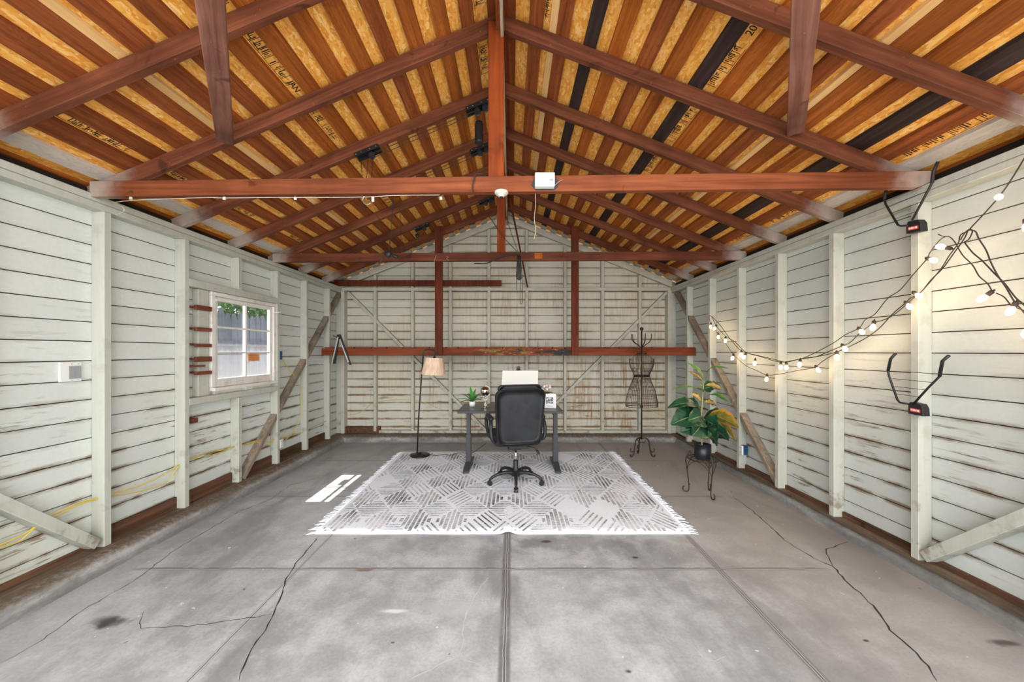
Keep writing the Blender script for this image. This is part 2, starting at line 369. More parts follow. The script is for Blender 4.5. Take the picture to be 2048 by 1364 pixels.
t.col(t.mix(t.rng(nz, .3, .7), srgb(24, 25, 28), srgb(40, 42, 46))); t.bump(t.mth('ADD', v, nz), .25, .003); M['leather'] = t.m
t = NT('pleated_shade', .85, 0, .1); o = t.obj(); k = t.noise(t.map(o, (45, 45, 1)), 1, 3); t.col(t.mix(t.rng(k, .3, .7), srgb(206, 176, 150), srgb(232, 206, 182))); t.bump(k, .6, .004); M['shade'] = t.m
M['canvas'] = plain('blank_canvas', srgb(232, 230, 224), .85)
M['pot'] = plain('white_ceramic', srgb(236, 236, 238), .3)
M['porc'] = plain('aged_porcelain', srgb(196, 190, 178), .5); M['soil'] = plain('soil', srgb(52, 40, 32), .95, vary=.3)
M['petal'] = plain('cream_petals', srgb(238, 222, 218), .7, vary=.06)
def leafm(name, a, b, edge=None, ew=.5):
    t = NT(name, .38, 0, .5); uv = t.uv(); u, v, _ = t.xyz(uv); o = t.obj(); d = t.mth('ABSOLUTE', t.mth('SUBTRACT', v, .5))
    nz = t.noise(o, 22, 4, .6); c = t.mix(t.rng(nz, .3, .7), a, b)
    if edge: c = t.mix(t.rng(t.mth('ADD', d, t.mth('MULTIPLY', t.mth('SUBTRACT', nz, .5), .55)), ew-.13, ew), c, edge)
    c = t.mix(t.rng(d, .0, .022, .8, 0), c, srgb(170, 176, 110))
    vein = t.mth('FRACT', t.mth('MULTIPLY', t.mth('SUBTRACT', u, t.mth('MULTIPLY', d, .5)), 9)); c = t.mix(t.rng(vein, 0, .09, .35, 0), c, srgb(120, 140, 70))
    t.col(c); return t.m
M['lf_dark'] = leafm('leaf_dark', srgb(14, 52, 38), srgb(26, 74, 50), srgb(110, 120, 50), .56)
M['lf_mid'] = leafm('leaf_green', srgb(52, 116, 52), srgb(88, 142, 62), srgb(170, 165, 84), .5)
M['lf_var'] = leafm('leaf_variegated', srgb(84, 88, 28), srgb(128, 108, 36), srgb(170, 122, 46), .40)
M['lf_tan'] = leafm('leaf_tan', srgb(180, 140, 76), srgb(206, 170, 108), srgb(70, 84, 40), .4)
M['lf_agave'] = leafm('leaf_agave', srgb(34, 104, 44), srgb(66, 150, 58))
M['stem'] = plain('pale_stem', srgb(150, 156, 96), .6)
M['navy'] = plain('navy_pot', srgb(24, 25, 36), .35)
M['red'] = plain('red_label', srgb(206, 70, 66), .5)
M['ink'] = plain('black_ink', srgb(44, 30, 18), .8)
M['rug'] = None
t = NT('rug_white', .95, 0, .1); o = t.obj(); nz = t.noise(o, 90, 3, .7); k = t.noise(o, 3, 3); c = t.mix(t.rng(nz, .3, .7), srgb(230, 234, 246), srgb(246, 250, 255)); c = t.mix(t.rng(k, .55, .8, 0, .3), c, srgb(206, 206, 212)); t.col(c); t.bump(nz, .5, .004); M['rug'] = t.m
t = NT('rug_stripe_grey', .95, 0, .1); o = t.obj(); nz = t.noise(t.map(o, (40, 90, 1)), 1, 4, .75); k = t.noise(o, 2.4, 4, .6); c = t.mix(t.rng(t.mth('ADD', nz, t.mth('MULTIPLY', k, .9)), .72, 1.12), srgb(66, 68, 74), srgb(228, 228, 233)); t.col(c); M['rugs'] = t.m
# glass: dusty panes, dustier low down
t = NT('dusty_glass', .05); o = t.obj(); z = t.xyz(o)[2]; t.t.nodes.remove(t.b)
tr = t.n('ShaderNodeBsdfTransparent'); gl = t.n('ShaderNodeBsdfGlossy'); gl.inputs['Roughness'].default_value = .05; df = t.n('ShaderNodeBsdfDiffuse'); df.inputs['Color'].default_value = (.9, .9, .92, 1)
tl = t.n('ShaderNodeBsdfTranslucent'); tl.inputs['Color'].default_value = (.9, .9, .92, 1)
m1 = t.n('ShaderNodeMixShader'); m1.inputs[0].default_value = .05; t.t.links.new(tr.outputs[0], m1.inputs[1]); t.t.links.new(gl.outputs[0], m1.inputs[2])
md = t.n('ShaderNodeMixShader'); md.inputs[0].default_value = .6; t.t.links.new(df.outputs[0], md.inputs[1]); t.t.links.new(tl.outputs[0], md.inputs[2])
m2 = t.n('ShaderNodeMixShader'); nz = t.noise(t.map(o, (1, 6, 3)), 1.5, 6, .7); z2 = t.mth('ADD', z, t.mth('MULTIPLY', t.mth('SUBTRACT', nz, .5), .5))
t.put(m2.inputs[0], t.rng(z2, 1.1, 1.75, .085, .02)); t.t.links.new(m1.outputs[0], m2.inputs[1]); t.t.links.new(md.outputs[0], m2.inputs[2]); t.t.links.new(m2.outputs[0], t.out.inputs[0]); M['glass'] = t.m
t = NT('warm_bulb_glow', .3); t.col((1, .8, .5)); t.b.inputs['Emission Color'].default_value = (1, .78, .50, 1); t.b.inputs['Emission Strength'].default_value = 4.5; M['bulb'] = t.m
M['fence'] = wood('grey_fence', srgb(70, 74, 84), srgb(116, 120, 130), 2, var=.2)
t = NT('ivy_leaves', .6); o = t.obj(); nz = t.noise(o, 11, 4); t.col(t.ramp(nz, [(.3, srgb(24, 58, 22)), (.55, srgb(70, 120, 44)), (.75, srgb(150, 176, 84))])); M['ivy'] = t.m
M['ground'] = plain('outside_ground', srgb(96, 98, 84), .9, vary=.3); M['drive'] = plain('driveway_concrete', srgb(168, 166, 162), .9, vary=.08)
M['paper'] = plain('orange_notice', srgb(214, 146, 92), .7, vary=.15)

# =================================================================== THE SHELL
WL, WR, YB = -2.73, 2.545, 5.93           # inner faces of the studs
BL, BR, BB = WL-.085, WR+.085, YB+.085    # inner faces of the boards
SB, ST = .10, 2.35                        # stud bottom / top
XR, ZR, SL = -.08, 3.62, .40              # ridge line, underside of roof boards, roof slope
YL = [2.476+.61*k for k in range(-3, 6)]; YRt = [2.316+.61*k for k in range(-3, 6)]
def struct(o): o['kind'] = 'structure'; return o
# floor slab
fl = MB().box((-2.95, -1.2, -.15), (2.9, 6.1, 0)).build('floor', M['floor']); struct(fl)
def crack(pts, wd, mat, seed, name='crack'):
    rr = random.Random(seed); P = [atZ(*p) for p in pts]; Q = []
    for a, b in zip(P, P[1:]):
        n = max(2, int((b-a).length/.035))
        for i in range(n): q = a.lerp(b, i/n); Q.append(q+Vector((rr.uniform(-.006, .006), rr.uniform(-.006, .006), 0)))
    Q.append(P[-1]); m = MB()
    for i, q in enumerate(Q):
        d = (Q[min(i+1, len(Q)-1)]-Q[max(i-1, 0)]).normalized(); s = Vector((-d.y, d.x, 0))*wd*rr.uniform(.35, 1.1)*min(1, .3+i/3, .3+(len(Q)-1-i)/3)
        m.v += [tuple(q-s+Vector((0,0,.0008))), tuple(q+s+Vector((0,0,.0008)))]
        if i: k = 2*i; m.face((k-2, k, k+1, k-1))
    return m.build(name, mat, fl)
crack([(0,1328),(85,1280),(164,1221),(267,1163),(342,1105),(403,1068),(478,1023),(543,998),(581,970),(639,955)], .0028, M['crack'], 1)
crack([(639,1071),(598,1119),(574,1156),(560,1194),(547,1225),(530,1262),(502,1297),(487,1332),(478,1362)], .0042, M['crack'], 2)
crack([(288,1224),(280,1245),(284,1256),(376,1252),(478,1240),(543,1228)], .0022, M['crack'], 3)
crack([(1464,992),(1498,1016),(1533,1047),(1570,1081),(1628,1117),(1666,1133),(1690,1160),(1721,1187),(1755,1221),(1782,1262),(1820,1293),(1854,1332),(1874,1362)], .005, M['crack'], 4)
crack([(1697,1084),(1652,1098),(1657,1119),(1666,1133)], .0035, M['crack'], 5)
crack([(976,1155),(958,1180),(942,1208),(925,1246),(927,1290),(914,1314),(859,1340),(814,1362)], .0035, M['patchl'], 6, 'crack_filler')
crack([(914,1314),(950,1325),(987,1344)], .003, M['patchl'], 7, 'crack_filler')
crack([(1395,1300),(1412,1318),(1430,1322),(1452,1312)], .003, M['patchl'], 8, 'crack_filler')
# concrete curbs carrying the walls
def rough_strip(prof, a0, a1, axis, seed, name):
    rr = random.Random(seed); n = 90; m = MB(); k = len(prof)
    for i in range(n+1):
        a = a0+(a1-a0)*i/n
        for j, (p, z) in enumerate(prof):
            jit = .007 if 0 < j < k-1 else 0
            p2, z2 = p+rr.uniform(-jit, jit), z+rr.uniform(-jit, jit)*.6
            m.v.append((p2, a, z2) if axis == 1 else (a, p2, z2))
    for i in range(n):
        for j in range(k-1): b = i*k+j; m.face((b, b+1, b+k+1, b+k))
    return struct(m.build(name, M['curb'], smooth=True))
rough_strip([(-2.585, -.01), (-2.60, .02), (-2.612, .06), (-2.635, .082), (-2.70, .094), (-2.80, .098), (-2.96, .098)], -1.2, 6.1, 1, 3, 'baseboard_left')
rough_strip([(2.515, -.01), (2.53, .02), (2.54, .045), (2.56, .07), (2.60, .085), (2.68, .097), (2.90, .098)], -1.2, 6.1, 1, 4, 'baseboard_right')
rough_strip([(5.725, -.01), (5.735, .03), (5.745, .08), (5.77, .098), (5.9, .10), (6.12, .10)], -2.7, 2.6, 0, 5, 'baseboard_back')

def siding(name, mat, axis, plane, thick, a0, a1, z0, ztop, zbot, hole=None, gable=False, sgn=1):
    """horizontal lap boards; plane = inner face, thick goes outwards"""
    m = MB(); n0 = math.floor((zbot-z0)/PITCH); z = z0+n0*PITCH; rr = random.Random(len(name))
    while z < ztop:
        za, zb = max(z+.0028, zbot), min(z+PITCH-.0028, ztop)
        if zb-za > .01:
            j = rr.uniform(0, .003)
            segs = [(a0, a1)]
            if hole and zb > hole[2]-.01 and za < hole[3]+.01: segs = [(a0, hole[0]), (hole[1], a1)]
            for s0, s1 in segs:
                if axis == 1:
                    p = plane+sgn*j; q = plane+sgn*(thick)
                    m.hull8([(p+sgn*.004, s0, za), (p, s0, (za+zb)/2), (p, s1, (za+zb)/2), (p+sgn*.004, s1, za), (q, s0, za), (q, s0, zb), (q, s1, zb), (q, s1, za)]) if 0 else m.box((min(p, q), s0, za), (max(p, q), s1, zb))
                elif not gable or zb < 2.45: m.box((s0, plane+j, za), (s1, plane+thick, zb))
                else:
                    f = lambda zz: (3.625-zz)/SL
                    wa, wb = f(za), f(zb)
                    if wb < .02: wb = .0; zb = 3.62
                    L = lambda w_: max(s0, XR-w_); R = lambda w_: min(s1, XR+w_)
                    m.prism([(L(wa), plane+j, za), (R(wa), plane+j, za), (R(wb), plane+j, zb), (L(wb), plane+j, zb)], (0, thick-j, 0))
        z += PITCH
    return struct(m.build(name, mat))
HOLE = (3.44, 4.29, 1.10, 1.96)
wl = siding('wall_left', M['left'], 1, BL, .02, -1.1, 6.03, 1.349, 2.47, .10, HOLE, sgn=-1)
wr = siding('wall_right', M['right'], 1, BR, .02, -1.1, 6.03, 1.40, 2.47, .10, sgn=1)
wb = siding('wall_back', M['back'], 0, BB, .02, -2.84, 2.66, 1.866-PITCH*3, 3.6, .10, gable=True)
# sheathing behind the board joints
m = MB(); x0, x1 = BL-.035, BL-.022
m.box((x0, -1.1, .05), (x1, HOLE[0]-.02, 2.5)).box((x0, HOLE[1]+.02, .05), (x1, 6.03, 2.5)).box((x0, HOLE[0]-.02, .05), (x1, HOLE[1]+.02, HOLE[2]-.02)).box((x0, HOLE[0]-.02, HOLE[3]+.02), (x1, HOLE[1]+.02, 2.5))
m.build('sheathing', M['dark'], wl)
MB().box((BR+.022, -1.1, .05), (BR+.035, 6.03, 2.5)).build('sheathing', M['dark'], wr)
MB().prism([(-2.85, BB+.022, .05), (2.68, BB+.022, .05), (2.68, BB+.022, 2.52), (XR, BB+.022, 3.61), (-2.85, BB+.022, 2.5)], (0, .012, 0)).build('sheathing', M['dark'], wb)

def side_framing(wall, ys, face, board, sgn):
    out = []
    for k, y in enumerate(ys):
        cut = (sgn < 0 and abs(y-(2.476+.61*2)) < .01)
        spans = [(SB, .95), (2.03, ST)] if cut else [(SB, ST)]
        for a, b in spans:
            out.append(MB().box((face, y, a), (board, y+.047, b)).build('stud', M['post'], wall, bevel=.003, seg=1))
    MB().box((face-.003*sgn, -1.1, ST), (board, 6.0, ST+.042)).box((face, -1.1, ST+.045), (board, 6.0, ST+.09)).build('top_plate', M['post'], wall, bevel=.003, seg=1)
    MB().box((board-.10*sgn, -1.1, .085), (board, 6.0, .101)).build('mud_sill', M['sill'], wall)
side_framing(wl, YL, WL, BL, -1); side_framing(wr, YRt, WR, BR, 1)
# corner posts
for x0, x1, wall in ((WL-.0, BL, wl), (WR, BR, wr)): MB().box((x0, 5.93, SB), (x1, BB, ST)).build('corner_post', M['post'], wall, bevel=.003, seg=1)
MB().box((WL, YB-.03, SB), (WL+.055, BB, 2.385)).build('corner_post', M['postb'], wb, bevel=.003, seg=1)
MB().box((WR-.06, YB-.03, SB), (WR, BB, 2.385)).build('corner_post', M['postb'], wb, bevel=.003, seg=1)
# bare kick boards low between the studs
rr = random.Random(5)
for ys, board, sgn, wall, zt in ((YL, BL, -1, wl, .20), (YRt, BR, 1, wr, .138)):
    for a, b in zip(ys, ys[1:]):
        if sgn < 0 and a < 1.9: zt2 = .13
        else: zt2 = zt+rr.uniform(-.02, .01)
        MB().box((board-sgn*.022, a+.05, .10), (board-sgn*.002, b-.003, zt2)).build('kick_board', M['kick'], wall)
# let-in diagonal braces
def brace(wall, p0, p1, face, board, mat, wd=.047, name='diagonal_brace'):
    p0, p1 = Vector(p0), Vector(p1); k_ = 0 if abs(p0.x-p1.x) < 1e-6 else 1; p0[k_] = face; p1[k_] = face; d = (p1-p0).normalized()
    if abs(p0.x-p1.x) < 1e-6: n = Vector((0, -d.z, d.y)); dep = Vector((board-face, 0, 0)); off = dep/2
    else: n = Vector((-d.z, 0, d.x)); dep = Vector((0, board-face, 0)); off = dep/2
    return MB().beam(p0+off, p1+off, n*wd, dep).build(name, mat, wall, bevel=.002, seg=1)
brace(wl, (WL, 5.94, 2.33), (WL, 3.78, .11), WL-.006, BL, M['brace'])
brace(wr, (WR, 5.80, 2.33), (WR, 3.56, .11), WR+.006, BR, M['brace'])
brace(wl, (WL, 2.44, .14), (WL, .30, 2.30), WL+.004, BL+.004, M['post'], .062)
brace(wr, (WR, 2.29, .14), (WR, .15, 2.28), WR-.004, BR-.004, M['post'], .062)
brace(wb, (-2.64, YB, 2.36), (-.42, YB, .14), YB+.010, BB, M['postb'], .042)
brace(wb, (2.49, YB, 2.36), (.28, YB, .14), YB+.010, BB, M['postb'], .042)
# back wall: studs, plate, gable studs, gable rafters
SX = [(px+2.6-CX)/F*YB for px in (747, 822, 898, 975, 1051, 1128, 1203, 1278)]
for x in SX:
    MB().box((x-.022, YB, SB+.03), (x+.022, BB, 2.385)).build('stud', M['postb'], wb, bevel=.003, seg=1)
    zt = 3.50-SL*abs(x-XR)-.01
    MB().box((x-.022, YB, 2.435), (x+.022, BB, zt)).build('gable_stud', M['postb'], wb, bevel=.003, seg=1)
MB().box((WL, YB-.003, 2.385), (WR, BB, 2.435)).build('top_plate', M['postb'], wb, bevel=.003, seg=1)
MB().box((WL+.6, YB-.003, .10), (WR, BB, .145)).build('bottom_plate', M['postb'], wb, bevel=.003, seg=1)
MB().box((WL, YB+.005, .10), (WL+.6, BB-.005, .20)).build('kick_board', M['kick'], wb)
for s in (-1, 1):
    x1 = WR+.02 if s > 0 else WL-.02
    z = lambda x, o_: 3.50+o_-SL*abs(x-XR)
    MB().prism([(XR, YB-.004, z(XR, 0)), (x1, YB-.004, z(x1, 0)), (x1, YB-.004, z(x1, .10)), (XR, YB-.004, z(XR, .10))], (0, .047, 0)).build('gable_rafter', M['postb'], wb)

# =================================================================== ROOF
Y0R, Y1R = .35, 6.06; XE_L, XE_R = -3.30, 3.15
zb_ = lambda x, o_=0: ZR+o_-SL*abs(x-XR)
m = MB()
for xe in (XE_L, XE_R): m.prism([(XR, Y0R, zb_(XR, .0245)), (xe, Y0R, zb_(xe, .0245)), (xe, Y0R, zb_(xe, .038)), (XR, Y0R, zb_(XR, .038))], (0, Y1R-Y0R, 0))
roof = struct(m.build('ceiling', M['osb']))
m = MB()
for xe in (XE_L, XE_R): m.prism([(XR, Y0R-.02, zb_(XR, .040)), (xe, Y0R-.02, zb_(xe, .040)), (xe, Y0R-.02, zb_(xe, .06)), (XR, Y0R-.02, zb_(XR, .06))], (0, Y1R-Y0R+.1, 0))
m.build('roof_covering', M['dark'], roof)
RB = [(.024-.09, .024, 'b1'), (.112, .20, 'b1'), (.285, .368, 'b1'), (.467, .543, 'bk'), (.623, .709, 'b2'), (.806, .892, 'b1'), (.966, 1.053, 'b0'), (1.144, 1.226, 'bk'), (1.307, 1.397, 'b2'),
      (1.470, 1.561, 'b0'), (1.634, 1.72, 'b1'), (1.80, 1.901, 'b0'), (1.969, 2.07, 'b0'), (2.149, 2.243, 'bk'), (2.32, 2.407, 'b1'), (2.487, 2.575, 'bw'), (2.665, 2.75, 'b0'), (2.84, 2.93, 'b0'), (3.02, 3.11, 'b0')]
LBd = [(-.158+.0, -.085, 'b1')] + [(-b, -a, 'b0') for a, b in ()] 
LBd += [(-.328, -.246, 'bk' if 0 else 'b1'), (-.491, -.403, 'b0'), (-.666, -.578, 'b0'), (-.836, -.750, 'b1'), (-1.008, -.917, 'b0'), (-1.186, -1.095, 'b0'), (-1.363, -1.274, 'b0'), (-1.530, -1.442, 'b0'), (-1.708, -1.616, 'b1'),
        (-1.888, -1.790, 'b1'), (-2.056, -1.970, 'b1'), (-2.237, -2.140, 'b1'), (-2.407, -2.318, 'b1'), (-2.586, -2.479, 'b1'), (-2.757, -2.669, 'bw'), (-2.93, -2.84, 'b0'), (-3.11, -3.02, 'b0'), (-3.28, -3.19, 'b0')]
for a, b, c in RB+LBd:
    MB().prism([(a, Y0R, zb_(a)), (b, Y0R, zb_(b)), (b, Y0R, zb_(b, .024)), (a, Y0R, zb_(a, .024))], (0, Y1R-Y0R-.005, 0)).build('roof_board', M[c], roof)
for a, b in ((.242, .285), (1.765, 1.80), (-1.97, -1.93)):
    MB().prism([(a, Y0R, zb_(a, .006)), (b, Y0R, zb_(b, .006)), (b, Y0R, zb_(b, .024)), (a, Y0R, zb_(a, .024))], (0, Y1R-Y0R-.005, 0)).build('roof_batten', M['fresh'], roof)
# rafters
RY = [2.41+.61*k for k in range(-3, 6)]
for y in RY:
    for s in (-1, 1):
        xe = XE_R-.03 if s > 0 else XE_L+.03
        ys = lambda x: y-.022*x
        pa = XR+s*.022
        pts = [(pa, ys(pa), zb_(pa, -.10)), (xe, ys(xe), zb_(xe, -.10)), (xe, ys(xe), zb_(xe)), (pa, ys(pa), zb_(pa))]
        MB().prism(pts, (0, .045, 0)).build('rafter', M['raft' if s < 0 else 'raftr'], roof, bevel=.003, seg=1)
MB().box((XR-.021, Y0R, 3.47), (XR+.021, 5.98, 3.60)).build('ridge_board', M['b1'], roof)
m = MB(); m.tube([(-.058, .5, 3.43), (-.062, 2, 3.435), (-.07, 3.5, 3.44), (-.078, 5.95, 3.45)], .011, 6); m.build('ridge_moulding', M['pale'], roof)
# dark blocking above the side plates
MB().box((2.655, Y0R, 2.42), (2.672, 6.0, zb_(2.672))).build('frieze_block', M['dark'], roof)
MB().box((-2.86, Y0R, 2.42), (-2.84, 6.0, zb_(-2.86))).build('frieze_block', M['dark'], roof)
MB().box((XE_L-.02, Y0R, zb_(XE_L, -.1)), (XE_L, 6.1, zb_(XE_L, .05))).box((XE_R, Y0R, zb_(XE_R, -.1)), (XE_R+.02, 6.1, zb_(XE_R, .05))).build('fascia', M['dark'], roof)
# mill stamps printed on the strand board in some gaps: words, dates and bars
def stamp(x0, x1, y0, y1, text, seed, light=False):
    rr = random.Random(seed); m = MB(); xm = (x0+x1)/2; y = y0
    zz = lambda x: zb_(x, .0238)
    def q(xa, xb, ya, yb): m.hull8([(xa, ya, zz(xa)-.0006), (xb, ya, zz(xb)-.0006), (xb, yb, zz(xb)-.0006), (xa, yb, zz(xa)-.0006), (xa, ya, zz(xa)), (xb, ya, zz(xb)), (xb, yb, zz(xb)), (xa, yb, zz(xa))])
    w_ = x1-x0
    q(x0+w_*.10, x0+w_*.13, y0, y1); q(x0+w_*.90, x0+w_*.93, y0, y1*.6+y0*.4)
    while y < y1:
        st = rr.random()
        if st < .82:
            a = x0+w_*rr.uniform(.16, .32); b = x0+w_*rr.uniform(.5, .82); q(a, b, y, y+rr.uniform(.003, .007)); y += rr.uniform(.008, .016)
            if rr.random() < .45: q(a, a+w_*.06, y-.02, y)
        else: q(x0+w_*.13, x0+w_*.88, y, y+.003); y += rr.uniform(.02, .05)
    m.build('mill_stamp', M['ink'], roof)
    if text:
        cu = bpy.data.curves.new('mill_stamp_text', 'FONT'); cu.body = text; cu.size = w_*.7; cu.extrude = .0008; cu.align_x = 'CENTER'; cu.align_y = 'CENTER'
        to = bpy.data.objects.new('mill_stamp_text', cu); link(to); to.parent = roof; cu.materials.append(M['ink'])
        sg = 1 if xm > XR else -1
        n = Vector((-SL*sg, 0, -1)).normalized()      # facing down into the room
        xd = Vector((0, 1, 0)) if sg < 0 else Vector((0, -1, 0)); yd = n.cross(xd)
        to.matrix_world = Matrix(((xd.x, yd.x, n.x, xm), (xd.y, yd.y, n.y, y0-.12), (xd.z, yd.z, n.z, zz(xm)-.001), (0, 0, 0, 1)))
stamp(-1.442, -1.363, 1.98, 2.36, None, 1); stamp(-1.442, -1.363, 1.55, 1.82, 'JAN 20', 2); stamp(-1.442, -1.363, 2.5, 2.95, 'JAN', 3); stamp(-1.442, -1.363, 4.0, 4.3, None, 31)
stamp(-2.479, -2.407, 1.9, 2.36, None, 4); stamp(-2.479, -2.407, 2.55, 2.9, None, 5); stamp(-2.479, -2.407, 3.2, 3.5, None, 6); stamp(-2.479, -2.407, 4.1, 4.4, None, 16)
stamp(1.226, 1.307, 2.06, 2.36, '201', 7); stamp(1.226, 1.307, 2.6, 3.0, None, 8); stamp(1.226, 1.307, 3.15, 3.5, None, 9)
stamp(2.407, 2.487, 1.9, 2.3, None, 10); stamp(2.407, 2.487, 2.5, 2.8, None, 11); stamp(2.407, 2.487, 3.2, 3.5, None, 12); stamp(2.407, 2.487, 3.8, 4.1, None, 32)
stamp(.20, .242, 2.0, 2.34, None, 13); stamp(-.246, -.165, 2.1, 2.36, 'ENG', 14); stamp(-.246, -.165, 2.5, 2.9, None, 15); stamp(.36+.02, .46, 5.0, 5.2, None, 17); stamp(.03, .105, 4.9, 5.1, None, 18)

# =================================================================== big timbers hung in the roof
sk = -.022
o = MB().beam((-2.74, 2.36-2.74*sk, 2.465), (2.60, 2.36+2.6*sk, 2.475), (0, .045, 0), (0, 0, .10)).build('tie_beam', M['tie'], bevel=.003, seg=1)
tag(o, 'reddish brown tie beam nearest the camera, carrying the small white box', 'beam')
o = MB().beam((-2.74, 4.19-2.74*sk, 2.48), (2.60, 4.19+2.6*sk, 2.48), (0, .045, 0), (0, 0, .095)).build('tie_beam', M['tie2'], bevel=.003, seg=1)
tag(o, 'dark brown tie beam farther back, with the tangled cord bundle hanging off it', 'beam')
o = MB().box((-.152, 2.372, 2.53), (-.052, 2.408, 3.53)).build('king_post', M['kingp'], bevel=.003, seg=1)
tag(o, 'orange brown king post rising from the nearer tie beam to the ridge', 'post')
o = MB().box((-.170, 4.205, 2.535), (-.074, 4.24, 3.50)).build('king_post', M['kingp'], bevel=.003, seg=1)
tag(o, 'orange brown king post standing on the farther tie beam', 'post')
def strut(p0, p1, label):
    p0, p1 = Vector(p0), Vector(p1); L = (p1-p0).length
    o = MB().box((-.045, 0, -.0225), (.045, L, .0225)).build('diagonal_strut', M['jobr'], bevel=.003, seg=1); o.location = p0
    d = (p1-p0).normalized(); sd = d.cross(Vector((0, 0, 1))).normalized(); up = sd.cross(d); o.rotation_euler = Matrix((sd, d, up)).transposed().to_euler(); tag(o, label, 'strut')
strut((-1.85, 2.385, 2.775), (-.63, .70, 2.635), 'reddish overhead strut with bold grain, left of the ridge, coming toward the camera')
strut((1.79, 2.335, 2.80), (.60, .70, 2.63), 'brown overhead strut right of the ridge, coming toward the camera')
o = MB().box((-2.80, 5.83, 2.445), (-.165, 5.872, 2.535)).build('loose_beam', M['hang'], bevel=.003, seg=1); tag(o, 'dark brown timber lying along the back wall plate, ending at mid wall', 'beam')
# the hung shelf across the back
sh = thing('hanging_shelf', 'long orange brown hanging shelf across the back wall with paint stains mid beam', 'shelf', (0, 5.3, 1.36))
t = NT('stained_shelf_beam', .66, 0, .16); o = t.obj(); x = t.xyz(o)[0]; g = t.noise(t.map(o, (1.4, 26, 26)), 1, 6, .65, .6); big = t.noise(t.map(o, (2.2, 2, 9)), 1, 4, .6, .4); b2 = t.noise(t.map(o, (2.6, 5, 12), (4, 0, 1)), 1, 4, .6)
c = t.ramp(g, [(.3, srgb(88, 38, 20)), (.7, srgb(136, 70, 40))]); win = t.mth('MULTIPLY', t.rng(x, -.75, -.2), t.rng(x, .8, 1.0, 1, 0))
c = t.mix(t.mth('MULTIPLY', t.rng(b2, .5, .6), win), c, srgb(124, 112, 52)); c = t.mix(t.mth('MULTIPLY', t.rng(big, .5, .58), win), c, srgb(52, 46, 44)); c = t.mix(t.mth('MULTIPLY', t.rng(big, .44, .36), win), c, srgb(156, 40, 50))
wsp = t.noise(t.map(o, (12, 60, 90)), 1, 3, .7); c = t.mix(t.mth('MULTIPLY', t.rng(wsp, .62, .7), win), c, srgb(214, 200, 188)); t.col(c); t.bump(g, .3, .003); M['shelfbeam'] = t.m
MB().box((-2.72, 5.28, 1.352), (2.625, 5.325, 1.454)).build('front_beam', M['shelfbeam'], sh, bevel=.003, seg=1)
for x0, x1 in ((-1.093, -.985), (.842, .945)):
    MB().box((x0, 5.235, 1.357), (x1, 5.278, zb_((x0+x1)/2, -.05))).build('hanger_post', M['hang'], sh, bevel=.003, seg=1)
m = MB(); x = -2.68; rr = random.Random(9)
while x < 2.5:
    w_ = rr.uniform(.14, .24); m.box((x, 5.272+rr.uniform(0, .02), 1.456), (min(x+w_, 2.62), 5.925, 1.472)); x += w_+rr.uniform(.005, .03)
m.build('shelf_planks', M['shelf'], sh)
o = MB().tube([atY(1020, 398, 4.35), atY(1055, 574, 5.86)], .012, 6).build('leaning_stick', M['hang']); tag(o, 'thin brown stick slanting down from the ridge to the back wall plate', 'stick')

# =================================================================== window in the left wall
win = struct(thing('window_1', 'six-pane white window with dusty glass', 'window', (0, 0, 0)))
del win['category'], win['label']
wx = -2.775
# rough frame parts
MB().box((WL, 3.133, 1.965), (BL, 4.306, 2.03)).build('header', M['post'], win, bevel=.003, seg=1)
MB().box((WL, 3.133, .952), (BL, 4.306, 1.01)).build('rough_sill', M['post'], win, bevel=.003, seg=1)
MB().box((WL-.03, 3.255, 1.012), (BL, 3.37, 1.963)).build('jack_stud', M['post'], win, bevel=.003, seg=1)
MB().box((wx-.02, 3.385, 1.076), (wx+.03, 3.43, 1.924)).box((wx-.02, 4.265, 1.076), (wx+.03, 4.303, 1.924)).box((wx-.02, 3.383, 1.925), (wx+.032, 4.304, 1.962)).build('casing', M['wpaint'], win, bevel=.003, seg=1)
MB().box((wx-.02, 3.39, 1.045), (wx+.055, 4.303, 1.075)).box((wx-.03, 3.45, 1.01), (wx-.0, 3.50, 1.05)).box((wx-.03, 3.84, 1.01), (wx+.02, 3.93, 1.05)).build('window_sill', M['wpaint'], win, bevel=.003, seg=1)
g0, g1, h0, h1 = 3.475, 4.225, 1.155, 1.885
m = MB(); m.box((wx-.022, 3.432, 1.078), (wx+.012, g0, 1.922)).box((wx-.022, g1, 1.078), (wx+.012, 4.263, 1.922)).box((wx-.022, g0, 1.078), (wx+.012, g1, h0)).box((wx-.022, g0, h1), (wx+.012, g1, 1.922))
m.box((wx-.02, 3.838, h0), (wx+.010, 3.862, h1))
for k in (1, 2): z = h0+(h1-h0)*k/3; m.box((wx-.02, g0, z-.009), (wx+.008, g1, z+.009))
m.build('sash', M['wpaint'], win, bevel=.002, seg=1)
MB().box((wx-.012, g0, h0), (wx-.009, g1, h1)).build('glass', M['glass'], win)
MB().tube([(wx+.03, 4.275, 1.86), (wx+.07, 4.29, 1.865), (wx+.075, 4.33, 1.87)], .006, 6).tube([(wx+.03, 3.42, 1.87), (wx+.06, 3.40, 1.885)], .008, 6).build('latch', M['wpaint'], win)
o = MB().box((wx-.0085, 3.90, 1.305), (wx-.0065, 4.075, 1.405)).build('orange_notice', M['paper']); tag(o, 'small faded orange notice stuck on the lower right pane of the window', 'notice')
m = MB()
for j, z in enumerate((1.325, 1.345, 1.362, 1.38)): m.box((wx-.0064, 3.92, z), (wx-.006, 4.05-.02*(j % 2), z+.006))
m.build('faded_print', plain('faded_ink', srgb(176, 104, 60), .8), o)
